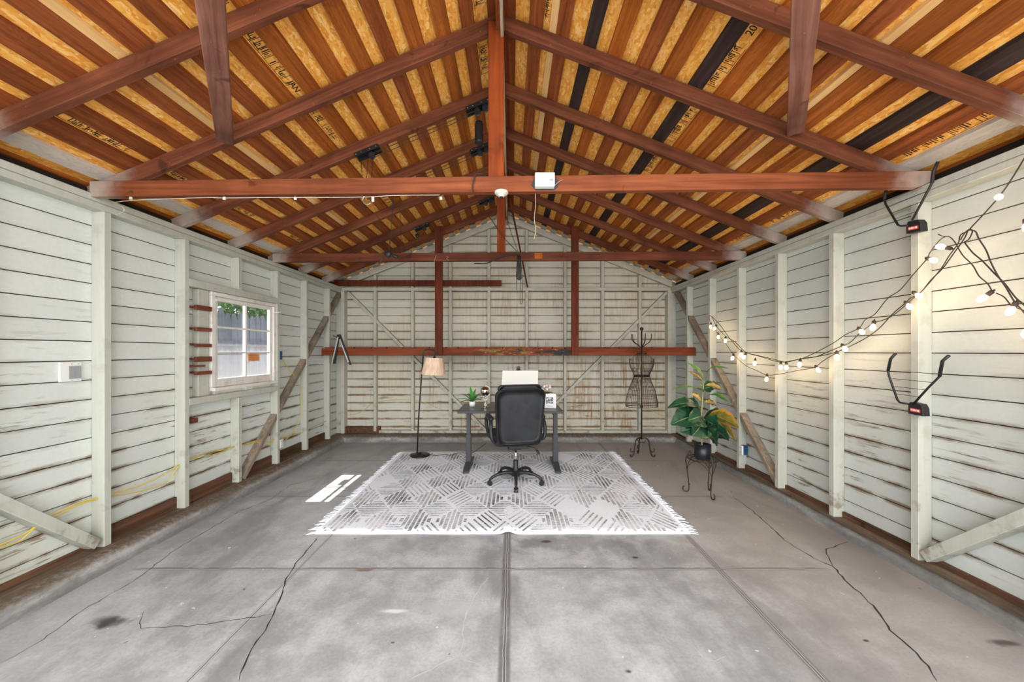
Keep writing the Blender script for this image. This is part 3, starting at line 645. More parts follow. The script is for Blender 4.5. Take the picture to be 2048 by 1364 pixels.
for j, (za, zb2, la) in enumerate(((1.775, 1.815, 'topmost'), (1.59, 1.622, 'second'), (1.450, 1.478, 'third'), (1.32, 1.365, 'fourth'), (1.205, 1.235, 'lowest'))):
    z = za
    o = thing('wall_cleat', f'{la} of the red brown wood cleats stacked beside the window', 'cleat', (WL-.05, 3.2, z), 0, 'wood cleats beside the window')
    MB().box((BL+.002, 3.136, za+.018), (BL+.05, 3.252, za+.030)).build('ledger', M['cleat'], o)
    MB().box((WL-.028, 3.205, za), (WL-.003, 3.372, zb2)).build('block', M['cleat'], o, bevel=.002, seg=1)
    if j == 3: MB().box((BL+.002, 3.136, za-.045), (WL-.004, 3.30, za-.028)).build('ledger', M['cleat'], o)
# outside the window
gr = MB().box((-14, -9, -.25), (-2.97, 16, -.2)).build('ground', M['ground']); struct(gr)
MB().box((-2.97, -9, -.25), (9, -1.21, -.04)).build('driveway', M['drive'], gr)
fe = thing('board_fence', 'weathered grey picket fence seen through the window', 'fence', (-4.7, 6.3, -.2))
m = MB(); y = 3.9; rr = random.Random(12)
while y < 9.5:
    h_ = 2.08+rr.uniform(-.04, .04); xx = -4.72+rr.uniform(0, .01)
    m.prism([(xx, y, -.2), (xx, y+.135, -.2), (xx, y+.135, h_-.1), (xx, y+.0675+.02, h_), (xx, y+.0675-.02, h_), (xx, y, h_-.1)], (-.02, 0, 0)); y += .145
m.build('pickets', M['fence'], fe); MB().box((-4.70, 3.9, .4), (-4.66, 9.5, .49)).box((-4.70, 3.9, 1.5), (-4.66, 9.5, 1.59)).build('rails', M['fence'], fe)
m = MB(); rr = random.Random(4)
for i in range(5200):
    y = rr.uniform(4.2, 9.3); x = -5.15+rr.uniform(-.3, .3); z = 2.0+rr.uniform(-.1, 1.1) * (.75+.2*math.sin(y*3)); s_ = rr.uniform(.04, .08)
    a = rr.uniform(0, 6.28); b = rr.uniform(-.9, .9); u = Vector((math.cos(a), math.sin(a), b)).normalized(); v = u.cross(Vector((rr.random(), rr.random(), rr.random()+.1))).normalized()
    c = Vector((x, y, z)); k = len(m.v); m.v += [tuple(c-u*s_), tuple(c+v*s_*.6), tuple(c+u*s_), tuple(c-v*s_*.6)]; m.face((k, k+1, k+2, k+3))
for k in range(14): m.tube([(-5.1, 4.4+k*.35, -.2), (-5.12, 4.42+k*.35, 1.2), (-5.08, 4.38+k*.35, 2.3)], .012, 5)
tag(m.build('ivy', M['ivy']), 'green ivy foliage rising above the grey fence outside the window', 'ivy', kind='stuff')

# =================================================================== RUG
RX0, RX1, RY0, RY1 = -1.52, 1.37, 2.85, 5.17
rg = thing('rug', 'white and grey geometric patterned rug with white side fringes under the desk', 'rug', (0, 4, 0))
def rz(x, y):      # small fold at the near edge in the middle
    return .009+.020*math.exp(-((x+.03)/.045)**2)*max(0, 1-(y-RY0)/.55)+.002*math.sin(x*5+y*3)**2
rxs = [RX0+(RX1-RX0)*i/116 for i in range(117)]
m = MB(); m.grid(lambda u, v: (RX0+(RX1-RX0)*u, RY0+(RY1-RY0)*v, rz(RX0+(RX1-RX0)*u, RY0+(RY1-RY0)*v)), 116, 24)
b = len(m.v)
for i in range(117): m.v.append((rxs[i], RY0, max(.001, rz(rxs[i], RY0)-.008)))
for i in range(116): m.face((i*25, (i+1)*25, b+i+1, b+i))
m.build('woven_field', M['rug'], rg, smooth=True)
m = MB(); rr = random.Random(21); CXc, CYc = .295, .46
def clipquad(poly, x0, x1, y0, y1): 
    def clip(p, ax, val, keep_less):
        out = []
        for i in range(len(p)):
            a, b = p[i], p[(i+1) % len(p)]; ia = (a[ax] <= val) == keep_less; ib = (b[ax] <= val) == keep_less
            if ia: out.append(a)
            if ia != ib: t = (val-a[ax])/(b[ax]-a[ax]); out.append(tuple(a[k]+(b[k]-a[k])*t for k in (0, 1)))
        return out
    for ax, v, l in ((0, x0, False), (0, x1, True), (1, y0, False), (1, y1, True)):
        poly = clip(poly, ax, v, l)
        if len(poly) < 3: return []
    return poly
def addq(poly):
    p = clipquad(poly, RX0+.03, RX1-.03, RY0+.03, RY1-.03)
    if len(p) >= 3: k = len(m.v); m.v += [(q[0], q[1], rz(q[0], q[1])+.0014) for q in p]; m.face(range(k, k+len(p)))
nx = int((RX1-RX0)/CXc)+2; ny = int((RY1-RY0)/CYc)+2
for i in range(-1, nx*2):
    for j in range(-1, ny*2):
        if (i+j) % 2: continue
        cx, cy = RX0+.13+i*CXc/2+rr.uniform(-.008, .008), RY0+.22+j*CYc/2; hw, hh = CXc/2-.011, CYc/2-.016; q = rr.random()
        band = j % 2 == 0
        if q < .05: continue
        if (band and q < .80) or (not band and q < .15):      # bars running up the rug
            for s_ in range(-3, 4):
                x = s_*hw/3.6; l = hh*(1-abs(x)/hw); w_ = hw*rr.uniform(.075, .105)
                if l > .03: jy = rr.uniform(-.014, .014); addq([(cx+x-w_, cy-l+jy), (cx+x+w_, cy-l-jy), (cx+x+w_, cy+l+jy), (cx+x-w_, cy+l-jy)])
        elif q < .62:                                          # bars across
            for s_ in range(-5, 6):
                y = s_*hh/5.8; l = hw*(1-abs(y)/hh); w_ = hh*rr.uniform(.026, .04)
                if l > .02: jx = rr.uniform(-.012, .012); addq([(cx-l+jx, cy+y-w_), (cx+l+jx, cy+y-w_), (cx+l-jx, cy+y+w_), (cx-l-jx, cy+y+w_)])
        else:                                                  # bars parallel to one side of the cell
            sg = 1 if rr.random() < .5 else -1
            for s_ in range(5):
                a = (s_+.32)/5; b = (s_+.68)/5
                P = lambda u, v: (cx+sg*hw*(u-v), cy+hh*(u+v-1))
                addq([P(a, .04), P(b, .04), P(b, .96), P(a, .96)])
m.build('woven_stripes', M['rugs'], rg)
for s, x0 in ((-1, RX0), (1, RX1)):
    m = MB(); y = RY0
    while y < RY1:
        l = rr.uniform(.055, .085); dy = rr.uniform(-.05, .01); r_ = rr.uniform(.0035, .0055)
        m.tube([(x0-s*.01, y, .010), (x0+s*l*.5, y+dy*.4, .010), (x0+s*l, y+dy, .005)], [r_, r_*1.2, r_*.5], 5); y += rr.uniform(.022, .036)
    m.tube([(x0+s*.004, RY0, .010), (x0+s*.004, RY1, .010)], .005, 6)
    m.build('fringe', M['rug'], rg, smooth=True)
RT = .011    # rug top

# =================================================================== DESK
dk = thing('standing_desk', 'black rectangular desk with two T shaped steel legs on the rug', 'desk', (-.02, 4.53, RT))
MB().box((-.625, 4.22, .702), (.585, 4.84, .73)).build('tabletop', M['desk'], dk, bevel=.004)
for x in (-.53, .53):
    lg = MB().box((x-.03, 4.49, .05), (x+.03, 4.58, .40)).box((x-.024, 4.50, .38), (x+.024, 4.57, .70)).build('leg', M['deskf'], dk, bevel=.004)
    MB().prism([(x-.034, 4.235, RT), (x-.034, 4.86, RT), (x-.034, 4.86, .035), (x-.034, 4.62, .075), (x-.034, 4.45, .075), (x-.034, 4.235, .035)], (.068, 0, 0)).build('foot', M['deskf'], lg, bevel=.004)
MB().box((-.53, 4.30, .675), (-.47, 4.78, .70)).box((.47, 4.30, .675), (.53, 4.78, .70)).box((-.5, 4.50, .66), (.5, 4.56, .70)).build('frame', M['deskf'], dk, bevel=.003)

# =================================================================== OFFICE CHAIR
ch = thing('office_chair', 'black leather swivel office chair facing the desk with its back to the camera', 'chair', (.04, 3.95, RT), math.radians(13))
def rrect(w, h, r, n=6):
    p = []
    for cx, cy, a0 in ((w/2-r, h/2-r, 0), (-w/2+r, h/2-r, 90), (-w/2+r, -h/2+r, 180), (w/2-r, -h/2+r, 270)):
        for i in range(n+1): a = math.radians(a0+90*i/n); p.append((cx+r*math.cos(a), cy+r*math.sin(a)))
    return p
def cushion(w, h, t, r, fn, n=5, crown=.35):
    """pillow block: outline in (u,v), thickness along w; fn maps (u,v,w)->xyz"""
    m = MB(); layers = [(-t/2, .86), (-t/2*.92, .955), (-t/2*.5, 1), (0, 1.0), (t/2*.5, 1), (t/2*.92, .955), (t/2, .86)]
    k = None
    for d, s in layers:
        pl = rrect(w*1.0, h, r, n); k = len(pl)
        for u, v in pl: m.v.append(fn(u*(1-(1-s)*.16*1/(w+.1)) if 0 else u-(u/abs(u) if abs(u) > 1e-6 else 0)*(1-s)*.10, v-(v/abs(v) if abs(v) > 1e-6 else 0)*(1-s)*.10, d))
    for i in range(len(layers)-1):
        for j in range(k): j2 = (j+1) % k; m.face((i*k+j, i*k+j2, (i+1)*k+j2, (i+1)*k+j))
    for base, d, rev in ((0, -t/2, True), ((len(layers)-1)*k, t/2, False)):
        prev = [base+j for j in range(k)]
        for s, c_ in ((.66, .12), (.33, .3)):
            b = len(m.v)
            for u, v in rrect(w*.93, h*.95, r, n): m.v.append(fn(u*s, v*s, d*(1+c_*crown)))
            for j in range(k): j2 = (j+1) % k; m.face((prev[j], prev[j2], b+j2, b+j))
            prev = [b+j for j in range(k)]
        m.face(prev)
    return m
# backrest: local coords, rear face towards -Y
tilt = math.radians(7); zc = .728
def fb(u, v, d):
    wid = 1+.05*(v/.3) - (.03 if v < -.2 else 0)
    return (u*wid, -.185-math.sin(tilt)*v*1.0+d-.03*(u/.25)**2*-1*.5, zc+v*math.cos(tilt))
bk = cushion(.505, .585, .085, .075, fb).build('backrest', M['leather'], ch, local=True, smooth=True, subsurf=1)
pp = [fb(u*.985, v*.985, -.036) for u, v in rrect(.50, .60, .075, 6)]
MB().tube(pp+[pp[0]], .0035, 6).build('piping', M['black'], bk, local=True, smooth=True)
MB().tube([fb(-.235, -.262, -.045), fb(-.1, -.268, -.052), fb(.1, -.268, -.052), fb(.235, -.262, -.045)], .006, 6).build('seam', M['black'], bk, local=True, smooth=True)
cushion(.46, .10, .05, .045, lambda u, v, d: (u, -.175-math.sin(tilt)*(v+.27)+d+.035, zc+.285+v)).build('headrest_roll', M['leather'], ch, local=True, smooth=True, subsurf=1)
cushion(.50, .48, .11, .08, lambda u, v, d: (u, v+.09, .475+d)).build('seat', M['leather'], ch, local=True, smooth=True, subsurf=1)
for s in (-1, 1):
    m = MB(); m.tube([(s*.24, -.10, .47), (s*.275, -.13, .50), (s*.288, -.12, .57), (s*.285, -.10, .65), (s*.28, -.03, .685), (s*.28, .12, .685), (s*.285, .2, .66), (s*.28, .2, .58), (s*.27, .14, .50), (s*.24, .10, .46)], .019, 8, smooth_pts=4)
    a = m.build('armrest', M['blackm'], ch, local=True, smooth=True)
    MB().tube([(s*.28, -.10, .698), (s*.28, -.04, .708), (s*.28, .1, .708), (s*.28, .18, .70)], [.018, .028, .028, .02], 10, smooth_pts=4).build('arm_pad', M['leather'], a, local=True, smooth=True)
MB().box((-.10, -.12, .385), (.10, .12, .415)).box((-.05, -.05, .355), (.05, .08, .39)).build('mechanism', M['blackm'], ch, local=True, bevel=.006)
MB().tube([(.09, 0, .395), (.19, -.05, .375), (.225, -.07, .335)], [.005, .006, .006], 6).tube([(.215, -.065, .35), (.235, -.078, .312)], .013, 8).build('lever', M['blackm'], ch, local=True, smooth=True)
MB().lathe([(.0135, .20), (.0135, .36)], n=16).build('gas_piston', M['chrome'], ch, local=True, smooth=True)
MB().lathe([(.030, .085), (.030, .16), (.026, .165), (.026, .235), (.023, .24)], n=20).build('column', M['blackm'], ch, local=True, smooth=True)
bs = MB().lathe([(.046, .075), (.05, .085), (.048, .115), (.034, .13)], n=20).build('base_hub', M['blackm'], ch, local=True, smooth=True)
for k in range(5):
    a = math.radians(-90+72*k-13); d = Vector((math.cos(a), math.sin(a), 0)); z = Vector((0, 0, 1))
    lg = MB().tube([d*.03+z*.105, d*.10+z*.118, d*.18+z*.112, d*.25+z*.088, d*.285+z*.058], [.024, .021, .018, .016, .014], 8, smooth_pts=3).build('base_leg', M['blackm'], bs, local=True, smooth=True)
    q = Vector((-d.y, d.x, 0)); m = MB(); c = d*.285
    mt = Matrix.Rotation(a, 3, 'Z')
    cc = thing('caster', None, None); bpy.data.objects.remove(cc)
    for s in (-1, 1):
        p = c+q*.013*s
        ring = [(.0, 0)]
        m.tube([p+q*(-.009)+z*.026, p+q*.009+z*.026], .025, 14)
    m.tube([c+z*.03, c+z*.062], .011, 8); m.build('caster', M['black'], bs, local=True, smooth=False, bevel=.003)

# =================================================================== THINGS ON THE DESK
DT = .7315
def agave(name, label, x, y):
    p = thing(name, label, 'plant', (x, y, DT)); 
    MB().lathe([(.020, 0), (.030, .002), (.036, .062), (.034, .064), (.031, .058)], n=28).build('pot', M['pot'], p, local=True, smooth=True)
    m = MB(); 
    for k in range(14): a = k*2*math.pi/14; m.tube([(.0315*math.cos(a), .0315*math.sin(a), .01), (.0365*math.cos(a), .0365*math.sin(a), .06)], .0022, 5)
    m.build('rib', M['pot'], p, local=True, smooth=True)
    MB().lathe([(.001, .055), (.031, .056), (.0005, .060)], n=16).build('soil', M['soil'], p, local=True)
    rr = random.Random(3)
    spec = [(178, .15, .45), (200, .12, .25), (155, .13, .75), (110, .17, 1.25), (70, .15, 1.15), (35, .155, .85), (5, .14, .55), (-30, .12, .45), (250, .10, .6), (130, .11, 1.0), (300, .10, .9), (60, .11, .6)]
    for az, L, el in spec:
        a = math.radians(az); d = Vector((math.cos(a), math.sin(a)*.8, 0)); z = Vector((0, 0, 1)); sd = Vector((-d.y, d.x, 0)).normalized(); m = MB()
        def fn(u, v, d=d, el=el, L=L, sd=sd):
            r = L*(u*math.cos(el)+.28*u*u); h = L*(1.1*math.sin(el)*u-.55*u*u*math.cos(el)*.9)+.03*u
            wd = .019*math.sin(math.pi*min(1, (u*.88+.1)))**.8; return d*r+z*(.055+h-abs(v-.5)*-.012)+sd*(v-.5)*2*wd
        m.grid(fn, 9, 4); m.build('leaf', M['lf_agave'], p, local=True, smooth=True)
agave('potted_plant', 'small green spiky plant in a white ribbed pot on the desk', -.49, 4.56)
# silver figure holding up a globe
fg = thing('globe_statuette', 'silver statuette holding up a mirrored globe on the desk', 'ornament', (-.325, 4.50, DT))
MB().lathe([(.046, 0), (.048, .006), (.036, .010), (.034, .018)], n=28).build('base', M['silver'], fg, local=True, smooth=True)
m = MB(); m.tube([(0, 0, .016), (.006, 0, .05), (-.004, 0, .082), (0, 0, .11)], [.011, .012, .013, .008], 10, smooth_pts=3).tube([(-.014, 0, .016), (-.008, 0, .045), (.0, 0, .06)], [.006, .007, .008], 8, smooth_pts=3).tube([(.018, 0, .016), (.015, .004, .04), (.004, 0, .062)], [.006, .008, .009], 8, smooth_pts=3)
m.tube([(-.004, 0, .088), (-.024, 0, .10), (-.024, 0, .145)], [.005, .004, .004], 8, smooth_pts=3).tube([(.004, 0, .088), (.026, 0, .098), (.026, 0, .145)], [.005, .004, .004], 8, smooth_pts=3)
m.lathe([(.002, .106), (.009, .110), (.011, .118), (.008, .126), (.002, .128)], n=12); m.build('figure', M['silver'], fg, local=True, smooth=True)
MB().lathe([(.058*math.sin(math.pi*i/14)+.0005, .196-.058*math.cos(math.pi*i/14)) for i in range(15)], n=28).build('globe', M['silver'], fg, local=True, smooth=True)
MB().tube([(.065*math.cos(a*.2618), 0, .196+.065*math.sin(a*.2618)) for a in range(-6, 8)], .0022, 6).build('meridian_ring', M['silver'], fg, local=True, smooth=True)
# easel and canvas
ea = thing('tabletop_easel', 'black folding easel standing on the desk behind the blank canvas', 'easel', (.10, 4.62, DT))
top = Vector((-.02, .13, .475)); m = MB()
MB().beam((-.095, -.06, 0), top+Vector((-.012, 0, 0)), (.02, 0, 0), (0, .012, 0)).build('leg', M['black'], ea, local=True); MB().beam((.095, -.06, 0), top+Vector((.012, 0, 0)), (.02, 0, 0), (0, .012, 0)).build('leg', M['black'], ea, local=True)
MB().beam((0, .24, 0), top+Vector((0, .005, -.01)), (.02, 0, 0), (0, .012, 0)).build('rear_leg', M['black'], ea, local=True)
MB().box((-.11, -.075, .045), (.11, -.03, .058)).build('canvas_ledge', M['black'], ea, local=True)
MB().box((-.042, .115, .458), (.002, .145, .49)).lathe([(.008, -.02), (.008, .02)], c=(-.02, .13, .475), axis='X', n=12).build('hinge', M['black'], ea, local=True)
ca = thing('blank_canvas', 'blank white canvas panel propped on the black easel behind the chair', 'canvas', (.095, 4.60, DT))
q = Matrix.Rotation(math.radians(-21), 3, 'X')
MB().hull8([Vector((-.228, -.008, 0)), Vector((.205, -.008, 0)), Vector((.205, .008, 0)), Vector((-.228, .008, 0))]+[Vector((-.205, -.008, .34)), Vector((.235, -.008, .34)), Vector((.235, .008, .34)), Vector((-.205, .008, .34))]) if 0 else None
m = MB(); ps = [(-.235, -.008, 0), (.215, -.008, 0), (.215, .008, 0), (-.235, .008, 0), (-.215, -.008, .40), (.235, -.008, .40), (.235, .008, .40), (-.215, .008, .40)]
m.hull8([q @ (Matrix.Rotation(math.radians(0), 3, 'Y') @ Vector(p))+Vector((0, -.075, .062)) for p in ps]); m.build('panel', M['canvas'], ca, local=True, bevel=.002)
# picture frame and flowers
pf = thing('picture_frame', 'white picture frame with a small grey photo, right of the chair back', 'picture frame', (.452, 4.42, DT), math.radians(-5))
q = Matrix.Rotation(math.radians(-8), 3, 'X'); T = lambda p: q @ Vector(p)
m = MB(); m.hull8([T(p) for p in [(-.075, -.006, 0), (.075, -.006, 0), (.075, .008, 0), (-.075, .008, 0), (-.075, -.006, .172), (.075, -.006, .172), (.075, .008, .172), (-.075, .008, .172)]]); m.build('frame', M['white'], pf, local=True, bevel=.003)
t = NT('grey_photo_print', .5); o = t.obj(); nz = t.noise(t.map(o, (1, 1, 2)), 14, 2, .4, 2.5); t.col(t.ramp(nz, [(.38, srgb(36, 40, 48)), (.5, srgb(120, 128, 136)), (.62, srgb(220, 222, 224))])); M['photo'] = t.m
m = MB(); m.hull8([T(p) for p in [(-.045, -.008, .055), (.04, -.008, .055), (.04, -.006, .055), (-.045, -.006, .055), (-.045, -.008, .130), (.04, -.008, .130), (.04, -.006, .130), (-.045, -.006, .130)]]); m.build('print', M['photo'], pf, local=True)
m = MB(); rr = random.Random(2)
for k in range(6):
    x = -.034+k*.012; h_ = rr.uniform(.009, .015); m.tube([T((x, -.0075, .02)), T((x+.004, -.0075, .02+h_)), T((x+.008, -.0075, .021)), T((x+.004, -.0075, .02+h_*.4))], .0009, 4)
m.build('handwriting', M['black'], pf, local=True)
m = MB(); m.beam((0, .02, .12), (0, .075, 0), (.03, 0, 0), (0, .003, 0)).build('stand', M['white'], pf, local=True)
fw = thing('flower_arrangement', 'cream pink flowers in a low pot behind the picture frame', 'flowers', (.445, 4.66, DT))
MB().lathe([(.03, 0), (.042, .004), (.05, .075), (.046, .075), (.044, .06)], n=24).build('pot', M['pot'], fw, local=True, smooth=True)
rr = random.Random(8)
for k in range(7):
    a = k*.9; c = Vector((.045*math.cos(a)*(k > 0), .03*math.sin(a)*(k > 0), .225+.02*math.sin(k*2.1)+(.025 if k == 0 else 0)))
    m = MB()
    for j in range(16):
        th = rr.uniform(0, 6.28); ph = rr.uniform(.1, 1.9); n = Vector((math.sin(ph)*math.cos(th), math.sin(ph)*math.sin(th), math.cos(ph))); u = n.orthogonal().normalized(); v = n.cross(u)
        m.grid(lambda s, t_, n=n, u=u, v=v, c=c: c+n*(.024-.010*((s-.5)**2+(t_-.5)**2)*4)+u*(s-.5)*.028+v*(t_-.5)*.028, 2, 2)
    m.build('blossom', M['petal'], fw, local=True, smooth=True)
for k in range(9):
    a = k*.7; d = Vector((math.cos(a), math.sin(a), 0)); s = Vector((-d.y, d.x, 0))
    MB().grid(lambda u, v, d=d, s=s: d*(.01+.075*u)+s*(v-.5)*.04*math.sin(math.pi*(u*.9+.08))+Vector((0, 0, .15+.06*u-.05*u*u)), 6, 3).build('leaf', M['lf_dark'], fw, local=True, smooth=True)
m = MB()
for k in range(7): m.tube([(0, 0, .05), (.045*math.cos(k*.9)*(k > 0), .03*math.sin(k*.9)*(k > 0), .225)], .002, 5)
m.build('stem', M['stem'], fw, local=True)

# =================================================================== FLOOR LAMP
fp = thing('floor_lamp', 'black floor lamp with a pleated beige shade hanging from its arched top', 'lamp', (-1.235, 4.97, RT))
LB = fp.location
MB().lathe([(.128, 0), (.132, .006), (.130, .018), (.09, .026), (.02, .032), (.012, .045)], n=40).build('base', M['black'], fp, local=True, smooth=True)
pz = Vector((-.04, 0, 0)); m = MB()
m.tube([pz+Vector((0, 0, .02)), pz+Vector((.02, 0, .5)), pz+Vector((.055, 0, 1.0)), pz+Vector((.082, 0, 1.34))], .0098, 8)
m.tube([pz+Vector((.082, 0, 1.335)), pz+Vector((.087, 0, 1.385)), pz+Vector((.10, 0, 1.412)), pz+Vector((.13, 0, 1.424)), pz+Vector((.19, 0, 1.424)), pz+Vector((.222, 0, 1.412)), pz+Vector((.234, 0, 1.385)), pz+Vector((.234, 0, 1.33))], .0095, 8, smooth_pts=4)
m.build('pole', M['black'], fp, local=True, smooth=True)
mt = Matrix.Rotation(math.radians(3), 3, 'Y'); m = MB(); n = 64
for r_, z in ((.117, 0), (.16, -.225)):
    for j in range(n): a = 2*math.pi*j/n; rr_ = r_*(1+.012*(j % 2)); m.v.append(tuple(Vector((.192, 0, 1.315))+mt @ Vector((rr_*math.cos(a), rr_*math.sin(a), z))))
for j in range(n): m.face((j, (j+1) % n, n+(j+1) % n, n+j))
m.build('lamp_shade', M['shade'], fp, local=True, solid=.003)
MB().lathe([(.018, 1.25), (.018, 1.33), (.008, 1.335)], c=(.192, 0, 0), n=14).tube([(.192-.115, 0, 1.305), (.192+.115, 0, 1.31)], .003, 5).build('lamp_socket', M['black'], fp, local=True, smooth=True)
MB().tube([(.12, .02, .012), (.22, -.02, .008), (.33, .03, .008), (.42, .0, .006), (.48, .09, .006), (.56, .13, .006)]+[(.66, .10, .006), (.72, .2, .006), (.80, .55, -.004), (.84, .70, -.004)], .0035, 6, smooth_pts=5).build('power_cord', M['black'], fp, local=True, smooth=True)

# =================================================================== WIRE DRESS FORM
df = thing('wire_dress_form', 'bronze wire dress form with hooks on a tripod stand by the back wall', 'dress form', (1.735, 4.95, 0))
PR = [(.675, .208), (.70, .212), (.80, .200), (.90, .172), (1.0, .132), (1.085, .100), (1.14, .122), (1.20, .152), (1.25, .162), (1.30, .166)]
def half(z):
    for (a, b), (c, d) in zip(PR, PR[1:]):
        if a <= z <= c: t_ = (z-a)/(c-a); return b+(d-b)*t_
    return PR[-1][1]
def ell(z, a, k=.66, s=1.0): return Vector((half(z)*s*math.cos(a), half(z)*s*k*math.sin(a), z))
m = MB(); N = 44
for j in range(N):
    a = 2*math.pi*(j+.5)/N; c = abs(math.cos(a)); pts = [ell(z, a) for z in (.675, .70, .76, .83, .90, .96, 1.02, 1.085, 1.13, 1.18, 1.23, 1.28)]
    # shoulders: wires rise to a neck, the outer ones stop at the arm holes
    zt = 1.315 if c > .78 else 1.30+.09*(1-c)
    pts.append(Vector((half(1.3)*math.cos(a)*(.98 if c > .78 else .88), half(1.3)*.60*math.sin(a), zt)))
    if c <= .78: pts.append(Vector((.05*math.cos(a)*1.2, .045*math.sin(a), 1.385)))
    m.tube(pts, .0019, 4)
m.build('wire_cage', M['wire'], df, local=True)
for z, r_ in ((.675, .004), (.70, .003), (.80, .0018), (.90, .0018), (1.0, .0018), (1.18, .0018), (1.25, .0022)): MB().tube([ell(z, 2*math.pi*j/40) for j in range(41)], r_, 5).build('hoop', M['wire'], df, local=True)
m = MB()
for dz in (-.01, -.004, .002, .008): m.tube([ell(1.085+dz, 2*math.pi*j/40, s=1.03) for j in range(41)], .0035, 5)
m.build('belt', M['wire'], df, local=True, smooth=True)
m = MB(); 
for s in (-1, 1):
    m.tube([(0, -.072, 1.085), (s*.02, -.082, 1.098), (s*.042, -.076, 1.088), (s*.02, -.078, 1.078), (0, -.072, 1.085)], .003, 5, smooth_pts=3)
    m.tube([(0, -.075, 1.08), (s*.04, -.09, 1.045), (s*.085, -.10, 1.0), (s*.105, -.10, .97), (s*.115, -.095, .95)], .0024, 5, smooth_pts=3)
m.build('bow', M['wire'], df, local=True, smooth=True)
MB().tube([Vector((.062*math.cos(a/3), .05*math.sin(a/3), 1.383+.006*math.cos(a))) for a in range(20)], .005, 6).build('neck_ring', M['wire'], df, local=True, smooth=True)
MB().lathe([(.009, .235), (.009, 1.70)], n=12).lathe([(.02, .66), (.02, .69)], n=12).build('pole', M['wire'], df, local=True, smooth=True)
MB().lathe([(.024*math.sin(math.pi*i/10)+.0005, 1.712-.024*math.cos(math.pi*i/10)) for i in range(11)], n=16).build('finial', M['wire'], df, local=True, smooth=True)
for az in (5, 175, 130, 270, 50):
    a = math.radians(az); d = Vector((math.cos(a), math.sin(a), 0)); 
    MB().tube([d*.01+Vector((0, 0, 1.46)), d*.045+Vector((0, 0, 1.495)), d*.10+Vector((0, 0, 1.53)), d*.13+Vector((0, 0, 1.58)), d*.137+Vector((0, 0, 1.645))], .0055, 6, smooth_pts=4).build('coat_hook', M['wire'], df, local=True, smooth=True)
for az in (0, 180):
    a = math.radians(az); d = Vector((math.cos(a), math.sin(a), 0))
    MB().tube([d*.01+Vector((0, 0, 1.435)), d*.03+Vector((0, 0, 1.408)), d*.065+Vector((0, 0, 1.41)), d*.082+Vector((0, 0, 1.435))], .0045, 6, smooth_pts=4).build('coat_hook', M['wire'], df, local=True, smooth=True)
for az in (-12, 192, 90):
    a = math.radians(az); d = Vector((math.cos(a), math.sin(a), 0)); V = lambda r_, z: d*r_+Vector((0, 0, z))
    MB().tube([V(.0, .245), V(.045, .255), V(.085, .225), V(.10, .15), V(.112, .075), V(.125, .035), V(.147, .012), V(.165, .022), V(.163, .042)], .009, 8, smooth_pts=4).tube([V(.108, .095), V(.135, .075), V(.158, .085), V(.162, .11), V(.147, .118)], .006, 6, smooth_pts=4).build('foot', M['wire'], df, local=True, smooth=True)
MB().tube([(-.055, 0, .225), (-.03, 0, .19), (0, 0, .20), (.03, 0, .19), (.055, 0, .225)], .005, 6, smooth_pts=4).build('scroll', M['wire'], df, local=True, smooth=True)

# =================================================================== PLANT STAND + PLANT
ps = thing('plant_stand', 'round black wire plant stand with scrolled legs carrying the navy pot', 'plant stand', (1.885, 3.66, 0))
PT = .352
m = MB(); ring = lambda r_, z, n=32: [(r_*math.cos(2*math.pi*j/n), r_*math.sin(2*math.pi*j/n), z) for j in range(n+1)]
m.tube(ring(.14, PT+.0), .005, 6).tube(ring(.115, PT-.012), .003, 6).tube(ring(.06, PT-.004), .0035, 6)
for k in range(12): a = k*math.pi/6; m.tube([(0, 0, PT-.004), (.07*math.cos(a), .07*math.sin(a), PT-.004), (.14*math.cos(a+.15), .14*math.sin(a+.15), PT)], .0028, 5)
m.build('wire_top', M['wire'], ps, local=True, smooth=True)
for az in (-82, 38, 158):
    a = math.radians(az); d = Vector((math.cos(a), math.sin(a), 0)); V = lambda r_, z: d*r_+Vector((0, 0, z))
    l = MB().tube([V(.11, PT+.04), V(.095, PT+.055), V(.10, PT+.075) if 0 else V(.115, PT+.06), V(.135, PT+.02), V(.150, PT-.02), V(.150, PT-.06), V(.135, .2), V(.125, .10), V(.122, .045), V(.13, .014), V(.155, .006), V(.178, .024), V(.175, .05), V(.162, .058)], .0055, 7, smooth_pts=4).build('leg', M['wire'], ps, local=True, smooth=True)
    MB().tube([V(.112, .085), V(.127, .08)], .006, 6).build('collar', M['wire'], l, local=True)
    s = Vector((-d.y, d.x, 0)); m = MB()
    for q in (-1, 1): m.tube([V(.138, .22), V(.13, .27)+s*q*.03, V(.10, .32)+s*q*.07, V(.07, PT-.01)+s*q*.10], .003, 5, smooth_pts=4)
    m.build('brace_scroll', M['wire'], ps, local=True, smooth=True)
pl = thing('potted_plant', 'tall leafy variegated plant in a navy pot on the wire stand', 'plant', (1.885, 3.66, PT+.006))
MB().lathe([(.062, 0), (.072, .003), (.077, .01), (.078, .138), (.074, .138), (.072, .125)], n=36).build('pot', M['navy'], pl, local=True, smooth=True)
MB().lathe([(.001, .118), (.072, .12), (.0005, .126)], n=20).build('soil', M['soil'], pl, local=True)
PX = lambda cx, cy, dy=0: (lambda p: p-pl.location)(atY(1220+cx/3.59, 640+cy/3.59, 3.66+dy))
stem = [PX(660, 905), PX(657, 800), PX(655, 700), PX(662, 600), PX(668, 500), PX(680, 430)]
MB().tube(stem, [.007, .007, .006, .006, .005, .004], 8, smooth_pts=4).build('stem', M['stem'], pl, local=True, smooth=True)
